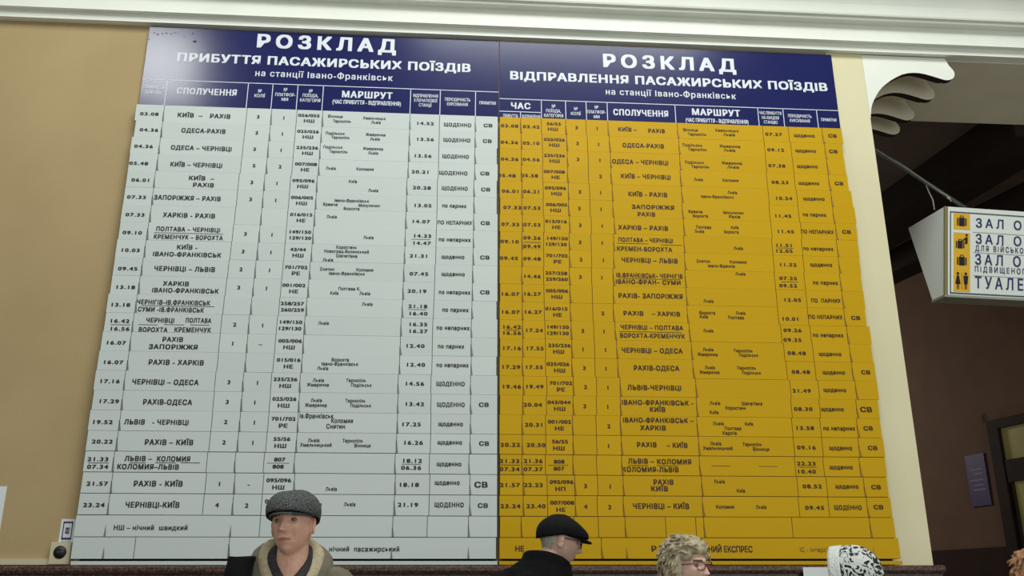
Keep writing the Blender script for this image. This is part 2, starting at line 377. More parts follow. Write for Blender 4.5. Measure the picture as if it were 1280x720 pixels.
# what is written in each row: route lines, stops, times and so on, with the marks where they stand
L = [
 dict(t=[('03.08', 186.8, 142.5)], ro=[('КИЇВ  –   РАХІВ', 221.7, 288.3, 144.8)], k='3', p='1', n=['056/055', 'НШ'], d=[('14.52', 531.3, 154.4)], f=('ЩОДЕННО', 554.7, 589.2, 156.3), s=(610, 157),
      st=[('Вінниця', 410, 428.7, 145.6), ('Тернопіль', 416, 439, 151.7), ('Хмельницьк', 453.7, 482, 148), ('Львів', 464, 476, 153.2)]),
 dict(t=[('04.36', 186.3, 162.5)], ro=[('ОДЕСА-РАХІВ', 226.7, 282.2, 163.8)], k='3', p='1', n=['025/026', 'НШ'], d=[('13.56', 531.3, 174.3)], f=('ЩОДЕННО', 554, 588, 175.3), s=(609, 176.5),
      st=[('Подільськ', 407, 430.8, 166.8), ('Тернопіль', 414, 437.3, 172), ('Жмеринка', 457.2, 482, 168.5), ('Львів', 462.7, 474.9, 174)]),
 dict(t=[('04.36', 179.6, 183)], ro=[('ОДЕСА – ЧЕРНІВЦІ', 213.5, 289.9, 185.5)], k='3', p='1', n=['235/236', 'НШ'], d=[('13.56', 528.3, 195)], f=('ЩОДЕННО', 552.7, 586.2, 195.8), s=None,
      st=[('Подільськ', 404, 428.3, 184), ('Тернопіль', 411.5, 434.8, 189.7), ('Жмеринка', 453.7, 479, 186), ('Львів', 460, 472.8, 191.5)]),
 dict(t=[('05.48', 173.5, 204.3)], ro=[('КИЇВ – ЧЕРНІВЦІ', 212.7, 278.1, 206.3)], k='5', p='2', n=['007/008', 'НЕ'], d=[('20.21', 525.8, 215)], f=('ЩОДЕННО', 548.8, 584.5, 216.5), s=(606, 217),
      st=[('Львів', 407.4, 420, 210.5), ('Коломия', 445.4, 467.3, 211.5)]),
 dict(t=[('06.01', 176.2, 225.2)], ro=[('КИЇВ  –', 235.9, 267.6, 223), ('РАХІВ', 241, 267.6, 231.5)], k='3', p='1', n=['095/096', 'НШ'], d=[('20.28', 527.3, 234.8)], f=('ЩОДЕННО', 552, 584.8, 235.7), s=(607, 237),
      st=[('Київ', 435.9, 446.4, 227), ('Львів', 460.2, 473, 238.3)]),
 dict(t=[('07.33', 170.9, 246.5)], ro=[('ЗАПОРІЖЖЯ – РАХІВ', 192.4, 276.1, 247.8)], k='3', p='1', n=['006/005', 'НШ'], d=[('13.05', 528.3, 257)], f=('по парних', 552.7, 583, 257.5), s=None,
      st=[('Івано-Франківськ', 418, 461.3, 251), ('Яремча', 403.8, 422.3, 255.5), ('Микуличин', 448, 475, 257), ('Ворохта', 429.4, 449.5, 261)]),
 dict(t=[('07.33', 169, 268.5)], ro=[('ХАРКІВ - РАХІВ', 203.7, 269.1, 269.5)], k='', p='', n=['016/015', 'НЕ'], d=[('14.07', 526, 277)], f=('ПО НЕПАРНИХ', 546.8, 590, 278.6), s=(606.6, 279),
      st=[('Львів', 408.2, 421.2, 271)]),
 dict(t=[('09.10', 165.5, 290.9)], ro=[('ПОЛТАВА – ЧЕРНІВЦІ', 195, 275.2, 287), ('КРЕМЕНЧУК – ВОРОХТА', 192, 278.7, 296.8)], ru=[(192.5, 279, 291.8)], k='3', p='1', n=['149/150', '129/130'], d=[('14.33', 527.8, 295), ('14.47', 527, 304)], dr=(514, 538, 299.3), f=('по непарних', 548.3, 588.4, 299.7), s=None,
      st=[('Львів', 454.3, 467.1, 297)]),
 dict(t=[('10.03', 162.9, 312.8)], ro=[('КИЇВ -', 221, 246.8, 309.3), ('ІВАНО-ФРАНКІВСЬК', 191, 276.7, 318.4)], k='3', p='1', n=['43/44', 'НШ'], d=[('21.31', 523.8, 320)], f=('щоденно', 551.8, 580.6, 321.2), s=(606, 322),
      st=[('Коростень', 420.2, 446.2, 309.2), ('Новоград-Волинський', 405, 461.4, 314.5), ('Шепетівка', 420, 446.8, 320), ('Львів', 403.5, 416.7, 325)]),
 dict(t=[('09.45', 159.9, 335.9)], ro=[('ЧЕРНІВЦІ – ЛЬВІВ', 192.6, 269.1, 336.4)], k='2', p='1', n=['701/702', 'РЕ'], d=[('07.45', 523.8, 342.4)], f=('щоденно', 551.8, 581, 342.7), s=None,
      st=[('Снятин', 400, 418, 336.5), ('Коломия', 445.2, 466.9, 337.5), ('Івано-Франківськ', 411, 456, 342)]),
 dict(t=[('13.18', 156.6, 359)], ro=[('ХАРКІВ', 203.9, 236.4, 354.8), ('ІВАНО-ФРАНКІВСЬК', 190, 273.4, 363.5)], k='3', p='1', n=['001/002', 'НЕ'], d=[('20.19', 521.3, 364)], f=('по непарних', 548.3, 588, 365.5), s=(606, 365.5),
      st=[('Полтава К.', 422.8, 450.6, 361), ('Київ', 412.7, 423.2, 366.5), ('Львів', 449.2, 463, 367)]),
 dict(t=[('13.18', 150.5, 381)], ro=[('ЧЕРНІГІВ–ІВ.ФРАНКІВСЬК', 171.2, 262.8, 378.3), ('СУМИ -ІВ.ФРАНКІВСЬК', 172.4, 255, 387.3)], ru=[(177, 268, 382.7)], k='', p='', n=['258/257', '260/259'], d=[('21.18', 522.3, 383), ('16.40', 522.5, 392)], dr=(510, 533, 387), f=('по парних', 552.8, 585.7, 387.5), s=None,
      st=[('Львів', 452.3, 465.9, 380.3)]),
 dict(t=[('16.42', 149.5, 401.3), ('16.56', 149.5, 411)], tr=(138, 163, 406), ro=[('ЧЕРНІВЦІ', 182.6, 218.1, 400.5), ('ПОЛТАВА', 232, 264.2, 400.8), ('ВОРОХТА', 173.2, 209.4, 412.3), ('КРЕМЕНЧУК', 217.9, 263.8, 412.5)], ru=[(173, 197, 406), (205, 230, 406), (238, 262, 406.4)], k='2', p='1', n=['149/150', '129/130'], d=[('16.35', 522.5, 405.5), ('16.27', 522.5, 414)], f=('по непарних', 545.5, 587, 410), s=None,
      st=[('Львів', 397.8, 411.2, 404)]),
 dict(t=[('16.07', 144.8, 428.5)], ro=[('РАХІВ', 202.9, 229, 424.4), ('ЗАПОРІЖЖЯ', 186, 247.6, 433.8)], k='1', p='–', n=['005/006', 'НШ'], d=[('12.40', 518.7, 432.5)], f=('по парних', 547.3, 580.2, 433), s=None, st=[]),
 dict(t=[('16.07', 141.3, 452.8)], ro=[('РАХІВ - ХАРКІВ', 185.6, 255, 453.2)], k='', p='', n=['015/016', 'НЕ'], d=[('12.40', 519.3, 456)], f=('по непарних', 545.5, 585.7, 456.5), s=None,
      st=[('Ворохта', 414.3, 436.4, 449.8), ('Івано-Франківськ', 401.9, 447.8, 455), ('Львів', 396.4, 410.6, 460.5)]),
 dict(t=[('17.16', 137, 476.6)], ro=[('ЧЕРНІВЦІ – ОДЕСА', 165, 248.3, 477.8)], k='3', p='1', n=['235/236', 'НШ'], d=[('14.56', 518, 479.7)], f=('ЩОДЕННО', 545.2, 581, 480), s=None,
      st=[('Львів', 391, 405.2, 475.4), ('Жмеринка', 383.7, 411.3, 481), ('Тернопіль', 432.6, 457.8, 475.6), ('Подільськ', 438.7, 464.5, 481.5)]),
 dict(t=[('17.29', 136, 501.6)], ro=[('РАХІВ-ОДЕСА', 178.6, 240.2, 502.8)], k='3', p='1', n=['025/026', 'НШ'], d=[('13.42', 518, 505.2)], f=('ЩОДЕННО', 546, 581, 506), s=(604.7, 506),
      st=[('Львів', 388.4, 402.6, 500.5), ('Жмеринка', 381.3, 408.7, 506.5), ('Тернопіль', 431.6, 457, 501), ('Подільськ', 437.7, 463.9, 507)]),
 dict(t=[('19.52', 128, 527.6)], ro=[('ЛЬВІВ', 155.3, 181.3, 527.5), ('- ЧЕРНІВЦІ', 190.4, 236.1, 528)], k='2', p='1', n=['701/702', 'РЕ'], d=[('17.25', 513.9, 530.5)], f=('щоденно', 547.8, 578.7, 530), s=None,
      st=[('Ів.Франківськ', 374.5, 416.8, 520, 1.35), ('Коломия', 413.8, 441.6, 526, 1.3), ('Снятин', 407.7, 431.6, 533, 1.3)]),
 dict(t=[('20.22', 128, 552)], ro=[('РАХІВ – КИЇВ', 180.8, 241.8, 553)], k='2', p='1', n=['55/56', 'НШ'], d=[('16.26', 516.3, 553.5)], f=('щоденно', 546.8, 577.7, 553), s=(605, 554.5),
      st=[('Львів', 384.9, 399.5, 550.5), ('Хмельницький', 375.2, 414.8, 556.3), ('Тернопіль', 428, 454, 551), ('Вінниця', 442.8, 463.5, 557)]),
 dict(t=[('21.33', 122.7, 574), ('07.34', 122.2, 583.5)], tr=(110, 136, 578.7), ro=[('ЛЬВІВ –', 155.9, 190, 573.3), ('КОЛОМИЯ', 196, 238.1, 573.8), ('КОЛОМИЯ–ЛЬВІВ', 146.3, 223.9, 583.6)], ru=[(162, 182, 578.6), (194, 220, 578.6), (226, 250, 578.6)], k='', p='', n=['807', '808'], nr=True, d=[('18.12', 515, 576), ('06.36', 514, 584.8)], dr=(502, 526, 580.2), f=('щоденно', 545.8, 576.7, 580), s=None, st=[]),
 dict(t=[('21.57', 121.6, 604.6)], ro=[('РАХІВ - КИЇВ', 166.9, 228.6, 604.7)], k='1', p='-', n=['095/096', 'НШ'], d=[('18.18', 511, 606)], f=('щоденно', 543.2, 574.7, 603.3), s=(601.2, 606, 1.3),
      st=[('Львів', 406.9, 421.3, 611.3)]),
 dict(t=[('23.24', 117.5, 631.3)], ro=[('ЧЕРНІВЦІ-КИЇВ', 156.7, 224.5, 631.2)], k='4', p='2', n=['095/096', 'НШ'], d=[('21.19', 510, 631)], f=('ЩОДЕННО', 543, 579.8, 631.2), s=(603.5, 632),
      st=[('Коломия', 379, 402.4, 630.5), ('Львів', 429.8, 444.5, 630.5)]),
]
R_ = [
 dict(t=[('03.08', 637, 157.4)], d2=[('03.42', 664, 158.5)], n=['56/55', 'НШ'], k='3', p='1', ro=[('КИЇВ –', 772.4, 795.8, 162), ('РАХІВ', 810, 831, 163.8)], d=[('07.27', 967, 168)], f=('щоденно', 992.3, 1018.3, 169.5), s=(1040.5, 170),
      st=[('Вінниця', 853.8, 872.5, 162.5), ('Тернопіль', 859.7, 883, 168), ('Хмельницьк', 893.8, 923, 163.3), ('Львів', 904, 918.8, 168.5)]),
 dict(t=[('04.36', 636.7, 178)], d2=[('05.10', 664, 179)], n=['025/026', 'НШ'], k='3', p='1', ro=[('ОДЕСА-РАХІВ', 778, 829.9, 182.3)], d=[('09.12', 969.6, 187.5)], f=('щоденно', 994, 1019.8, 188.5), s=(1041.5, 189.5),
      st=[('Подільськ', 853, 877.6, 181.5), ('Тернопіль', 860, 883.7, 187), ('Жмеринка', 899.3, 925.3, 183), ('Львів', 904.6, 919, 188)]),
 dict(t=[('04.36', 637, 199)], d2=[('04.56', 664, 199.5)], n=['235/236', 'НШ'], k='3', p='1', ro=[('ОДЕСА – ЧЕРНІВЦІ', 765, 835.4, 202.8)], d=[('07.38', 971, 207.3)], f=('щоденно', 996, 1021.8, 208), s=None,
      st=[('Подільськ', 856, 879.6, 203), ('Тернопіль', 864, 886.7, 208.5), ('Жмеринка', 902, 927.3, 204), ('Львів', 909, 923.7, 209)]),
 dict(t=[('05.48', 633.5, 219.5)], d2=[('05.58', 662, 219.5)], n=['007/008', 'НЕ'], k='', p='2', ro=[('КИЇВ – ЧЕРНІВЦІ', 775.9, 838.4, 221)], d=[('08.23', 975, 228)], f=('щоденно', 998, 1023.8, 229), s=(1048.6, 229.5),
      st=[('Львів', 867.4, 878.6, 224.5), ('Коломия', 903, 923.3, 225.5)]),
 dict(t=[('06.01', 638.4, 239)], d2=[('06.21', 664.5, 239.5)], n=['095/096', 'НШ'], k='3', p='1', ro=[('КИЇВ - РАХІВ', 785.2, 834, 243.2)], d=[('10.24', 979.5, 248)], f=('щоденно', 1004, 1030.5, 248.5), s=None,
      st=[('Львів', 909.5, 921.3, 240.8), ('Івано-Франківськ', 876, 916.8, 246)]),
 dict(t=[('07.33', 640.4, 259.5)], d2=[('07.53', 665, 260)], n=['006/005', 'НШ'], k='3', p='1', ro=[('ЗАПОРІЖЖЯ', 789.7, 843, 259.2), ('РАХІВ', 796.8, 819, 268)], d=[('11.45', 978.5, 270)], f=('по парних', 1003.5, 1032.6, 268.5), s=None,
      st=[('Яремча', 860.3, 878, 264.5), ('Ворохта', 866, 885, 270), ('Микуличин', 904, 929.4, 266), ('Рахів', 911, 925.3, 271)]),
 dict(t=[('07.33', 638, 280.5)], d2=[('07.53', 665, 281)], n=['015/016', 'НЕ'], k='3', p='1', ro=[('ХАРКІВ – РАХІВ', 772.8, 835, 285)], d=[('11.45', 981.8, 289.5)], f=('ПО НЕПАРНИХ', 1001, 1042, 290), s=(1058, 290),
      st=[('Полтава', 870, 888.8, 284), ('Львів', 868, 880.2, 289.3), ('Київ', 913.5, 923.3, 284.5), ('Ворохта', 905, 923.3, 290)]),
 dict(t=[('09.10', 637, 302)], d2=[('09.26', 665, 297.5), ('09.49', 665, 308)], n=['149/150', '129/130'], k='3', p='1', ro=[('ПОЛТАВА – ЧЕРНІВЦІ', 772.8, 841, 300.4), ('КРЕМЕН-ВОРОХТА', 771, 840, 311.5)], ru=[(771, 810, 304.5), (826, 852, 306.5)], d=[('11.51', 980, 306.7), ('12.05', 980, 313.8)], dr=(971, 992, 310.2), d2r=(655, 676, 303), f=('по непарних', 1004, 1041.5, 311), s=None,
      st=[('Львів', 916.8, 928.8, 310.5)]),
 dict(t=[('09.45', 636.3, 322.8)], d2=[('09.48', 665, 323.5)], n=['701/702', 'РЕ'], k='2', p='1', ro=[('ЧЕРНІВЦІ – ЛЬВІВ', 776.9, 847, 325.7)], d=[('11.52', 984.6, 331)], f=('щоденно', 1012.7, 1040, 331), s=None,
      st=[('Снятин', 870.5, 887.7, 326.5), ('Коломия', 912, 933.4, 327.5), ('Івано-Франків', 884.7, 918.6, 332.5)]),
 dict(t=[], d2=[('14.46', 665, 345.5)], n=['257/258', '259/260'], k='3', p='1', ro=[('ІВ.ФРАНКІВСЬК– ЧЕРНІГІВ', 770, 853, 344.8), ('ІВАНО-ФРАН– СУМИ', 769.5, 851, 352.8)], ru=[(775, 850, 348.8)], d=[('07.25', 985.2, 348), ('09.52', 985.2, 357.2)], dr=(977, 998, 352.5), f=('по парних', 1016, 1047.2, 353.5), s=None,
      st=[('Львів', 919.2, 931.8, 342.5)]),
 dict(t=[('16.07', 637.5, 367.5)], d2=[('16.27', 665, 367.5)], n=['005/006', 'НШ'], k='', p='', ro=[('РАХІВ- ЗАПОРІЖЖЯ', 772.8, 853.7, 370.2)], d=[('12.05', 990.3, 375)], f=('ПО  ПАРНИХ', 1013.7, 1050.6, 376), s=None,
      st=[('Львів', 879.2, 891.8, 376.5)]),
 dict(t=[('16.07', 637.8, 390)], d2=[('16.27', 666, 390)], n=['016/015', 'НЕ'], k='', p='2', ro=[('РАХІВ', 779, 804.3, 391.7), ('– ХАРКІВ', 815, 850, 392.5)], d=[('10.01', 988, 398.7)], f=('ПО НЕПАРНИХ', 1010.5, 1053, 396.5), s=(1069.4, 397.5),
      st=[('Ворохта', 874, 894, 391), ('Київ', 874.4, 885, 396), ('Львів', 919.5, 931.7, 391.5), ('Полтава', 910, 929.8, 397)]),
 dict(t=[('16.42', 639.5, 408.7), ('16.56', 639.5, 416.3)], tr=(631, 649, 412.5), d2=[('17.24', 667.5, 413)], n=['149/150', '129/130'], k='3', p='1', ro=[('ЧЕРНІВЦІ – ПОЛТАВА', 775.5, 853.7, 409.5), ('ВОРОХТА-КРЕМЕНЧУК', 774.8, 856, 420)], ru=[(774, 852, 415)], d=[('09.26', 990.6, 413), ('09.35', 990.6, 425)], f=('по непарних', 1016, 1054, 419), s=None,
      st=[('Львів', 879, 891.6, 413.5)]),
 dict(t=[('17.16', 639.4, 435.3)], d2=[('17.55', 668.5, 435.5)], n=['235/236', 'НШ'], k='1', p='1', ro=[('ЧЕРНІВЦІ – ОДЕСА', 777, 853, 438.4)], d=[('08.48', 995.8, 441.5)], f=('щоденно', 1023.3, 1051.5, 442.5), s=None,
      st=[('Львів', 878.4, 891.6, 437), ('Жмеринка', 872, 897, 443), ('Тернопіль', 917, 940.8, 438.5), ('Подільськ', 923.5, 947.5, 444)]),
 dict(t=[('17.29', 638.5, 458.8)], d2=[('17.55', 667.5, 459)], n=['025/026', 'НШ'], k='3', p='1', ro=[('РАХІВ-ОДЕСА', 792, 849, 460.3)], d=[('08.48', 1001, 465)], f=('щоденно', 1028, 1056, 465.5), s=(1082, 465.5),
      st=[('Львів', 880.9, 893.7, 459.5), ('Жмеринка', 874.4, 899.4, 465.3), ('Тернопіль', 921, 944.9, 460), ('Подільськ', 927.2, 951, 466)]),
 dict(t=[('19.46', 639.3, 483.3)], d2=[('19.49', 668, 483.3)], n=['701/702', 'РЕ'], k='2', p='1', ro=[('ЛЬВІВ-ЧЕРНІВЦІ', 784.2, 851.6, 484.8)], d=[('21.49', 1002, 488.5)], f=('щоденно', 1029.2, 1057.6, 487.5), s=None, st=[]),
 dict(t=[], d2=[('20.04', 666, 506)], n=['043/044', 'НШ'], k='3', p='1', ro=[('ІВАНО-ФРАНКІВСЬК -', 777, 866.5, 503.5), ('КИЇВ', 812, 831.7, 512)], d=[('08.30', 1004, 511.3)], f=('щоденно', 1026, 1054.6, 511.5), s=(1082.4, 512, 1.25),
      st=[('Львів', 887, 900.2, 504), ('Шепетівка', 927, 952.8, 504.5), ('Коростень', 906.7, 932.7, 510), ('Київ', 887, 898, 515.5)]),
 dict(t=[], d2=[('20.31', 667.7, 531)], n=['001/002', 'НЕ'], k='', p='2', ro=[('ІВАНО-ФРАНКІВСЬК –', 778.5, 866.7, 525.5), ('ХАРКІВ', 800.3, 832.3, 535)], d=[('13.58', 1005.8, 535)], f=('по непарних', 1029, 1068.6, 535.5), s=(1085, 535.5),
      st=[('Львів', 890.9, 904.7, 529.5), ('Київ', 931, 941.3, 530), ('Полтава', 905.7, 926.6, 535.5), ('Харків', 902.7, 921, 541.3)]),
 dict(t=[('20.22', 637.8, 556)], d2=[('20.50', 670, 556.3)], n=['56/55', 'НШ'], k='', p='1', ro=[('РАХІВ', 795.8, 820.8, 556), ('– КИЇВ', 833.4, 859.4, 556.8)], d=[('09.16', 1007.9, 559.5)], f=('щоденно', 1036.3, 1065, 560), s=(1090.6, 560),
      st=[('Львів', 887.8, 901.6, 554.5), ('Хмельницький', 878.9, 915.9, 560.3), ('Тернопіль', 928, 952.4, 555.5), ('Вінниця', 941, 961.6, 561.5)]),
 dict(t=[('21.33', 637, 576.3), ('07.34', 637, 586.4)], tr=(625.5, 650, 581.3), d2=[('21.36', 666.5, 576.3), ('07.37', 666.5, 586.4)], d2r=(655, 678, 581.3), n=['808', '807'], nr=True, k='', p='', ro=[('ЛЬВІВ –', 785, 817, 576.5), ('КОЛОМИЯ', 821, 864.4, 577.3), ('КОЛОМИЯ-ЛЬВІВ', 777.6, 848.2, 587)], ru=[(785, 810, 581.8), (821, 848, 582.2)], d=[('22.23', 1007.9, 579.5), ('10.40', 1007.9, 589.5)], dr=(998, 1021, 584), f=('щоденно', 1036.7, 1065.8, 584), s=None, st=[], sr=[(889.5, 912.8, 582.5), (948.4, 971.7, 583)]),
 dict(t=[('21.57', 637.3, 606.3)], d2=[('22.23', 666.8, 606.3)], n=['095/096', 'НП'], k='3', p='1', ro=[('РАХІВ', 816.5, 841.9, 602.7), ('КИЇВ', 813.5, 835, 611)], d=[('08.52', 1015.2, 608)], f=('щоденно', 1044, 1073, 608), s=(1094.9, 609),
      st=[('Львів', 892.3, 906, 602), ('Київ', 920.8, 931.3, 613.5)]),
 dict(t=[('23.24', 638, 632.7)], d2=[('23.40', 670, 632.7)], n=['007/008', 'НЕ'], k='4', p='2', ro=[('ЧЕРНІВЦІ – КИЇВ', 791, 861.4, 632.8)], d=[('09.45', 1018.3, 634.7)], f=('ЩОДЕННО', 1042.3, 1077, 634.5), s=(1097.9, 634),
      st=[('Коломия', 894.8, 917.7, 633.5), ('Львів', 944.7, 958, 633.8)]),
]
LN = ['time_plate', 'route_plate', 'track_plate', 'platform_plate', 'train_number_plate', 'stops_plate', 'departure_plate', 'frequency_plate', 'remark_plate']
RN = ['arrival_plate', 'departure_plate', 'train_number_plate', 'track_plate', 'platform_plate', 'route_plate', 'stops_plate', 'destination_plate', 'frequency_plate', 'remark_plate']
SEAML, SEAMR = 0.349, 0.361
GAP = 0.0022

def rule(mbx, x0, x1, y, Y, t=0.004, mi=1):
    A, B = at(x0, y, Y), at(x1, y, Y); c = (A.z + B.z) / 2
    mbx.quad((0, Y - 0.0008, 0), UX, UZ, A.x, B.x, c - t / 2, c + t / 2, mi)

def make_row(board, i, xs, names, clips, left, pm, rm, cm_, im, row):
    Y = rowY(i); zt = rowz(i); zb = zt - RP
    rb = MB(); rb.box(xs[0] + 0.006, xs[-1] - 0.006, Y + 0.0035, -0.03, zb + 0.001, zt - 0.001)
    hh = RP * 0.55
    for cxi in clips:                                   # bent clips that hold the plates' lower corners
        x = xs[cxi]; w = 0.0115 if left else 0.0105
        z1 = zb + hh + (random.random() - .5) * 0.03
        dxs = random.uniform(0.7, 1.15)
        rb.prism([(x - 0.003, Y - 0.001, zb + 0.003), (x + w * dxs, Y - 0.0055, zb + 0.003), (x + 0.002, Y - 0.0012, z1)], (0, 0.004, 0), 1)
        rb.box(x - 0.0036, x - 0.0006, Y - 0.0012, Y + 0.003, zb + 0.003, z1 + 0.004, 0)
    ro = rb.build('schedule_row', [rm, cm_], board)
    out = {}
    for c, nm in enumerate(names):
        m = MB(); j = random.uniform(-0.0012, 0.0012)
        vg = .0008 if i < 18 else .0022
        m.box(xs[c] + GAP, xs[c + 1] - GAP, Y, Y + 0.003, zb + vg + j * .4, zt - vg + j * .4)
        out[c] = (m, nm)
    if row is not None:
        ic = (lambda a, b: (xs[a] + xs[b]) / 2)
        def mid(m, st, c, dz, h, off=0.043, sx=1.15):
            tot = sum(_adv[k] + .04 for k in st) - .04
            wmax = xs[c + 1] - xs[c] - 0.012
            put_text(m, st, ((xs[c] + xs[c + 1]) / 2 + random.uniform(-.006, .006), Y - 0.0008, (zt + zb) / 2 + dz), UX, UZ, min(tot * h / CAPH * sx, wmax), h, 1, off, .04)
        nT, nD2, nN, nK, nP, nR, nS, nD, nF, nM = (0, None, 4, 2, 3, 1, 5, 6, 7, 8) if left else (0, 1, 2, 3, 4, 5, 6, 7, 8, 9)
        for st, x, y in row['t']: ctext(out[nT][0], st, x, y, Y, 0.0232, off=.043, sx=1.40, track=.11)
        if 'tr' in row: rule(out[nT][0], *row['tr'], Y)
        if nD2 is not None:
            for st, x, y in row['d2']: ctext(out[nD2][0], st, x, y, Y, 0.0232, off=.043, sx=1.36, track=.10)
            if 'd2r' in row: rule(out[nD2][0], *row['d2r'], Y)
        for st, x0, x1, y in row['ro']: wtext(out[nR][0], st, x0, x1, y, Y, 0.0285 if len(row['ro']) > 1 else 0.0305, off=0.043, track=.08)
        for r in row.get('ru', []): rule(out[nR][0], *r, Y, 0.004)
        if row['k']: mid(out[nK][0], row['k'], nK, -0.004, 0.0245)
        if row['p']: mid(out[nP][0], row['p'], nP, -0.006, 0.0245)
        n = row['n']
        mid(out[nN][0], n[0], nN, 0.020, 0.0220, sx=1.34); mid(out[nN][0], n[1], nN, -0.024, 0.0220 if n[1][0] in '12' or len(n[1]) > 2 else 0.0230, sx=1.34, off=0.043)
        if row.get('nr'): out[nN][0].quad((0, Y - 0.0008, 0), UX, UZ, xs[nN] + .02, xs[nN + 1] - .03, (zt + zb) / 2 - .004, (zt + zb) / 2 - .001, 1)
        for q in row['st']:
            k = q[4] if len(q) > 4 else 1.0
            wtext(out[nS][0], q[0], q[1], q[2], q[3], Y, 0.0205 * k, off=0.032, track=.05)
        for r in row.get('sr', []): rule(out[nS][0], *r, Y, 0.003)
        for st, x, y in row['d']: ctext(out[nD][0], st, x, y, Y, 0.0232, off=.043, sx=1.40, track=.11)
        if 'dr' in row: rule(out[nD][0], *row['dr'], Y, 0.0035)
        st, x0, x1, y = row['f']
        wtext(out[nF][0], st, x0, x1, y, Y, 0.0255 if st[0].isupper() else 0.0255, off=0.043, track=.08)
        if row['s']:
            k = row['s'][2] if len(row['s']) > 2 else 1.0
            ctext(out[nM][0], 'СВ', row['s'][0], row['s'][1], Y, 0.0240 * k, off=0.043, sx=1.32)
    return ro, out

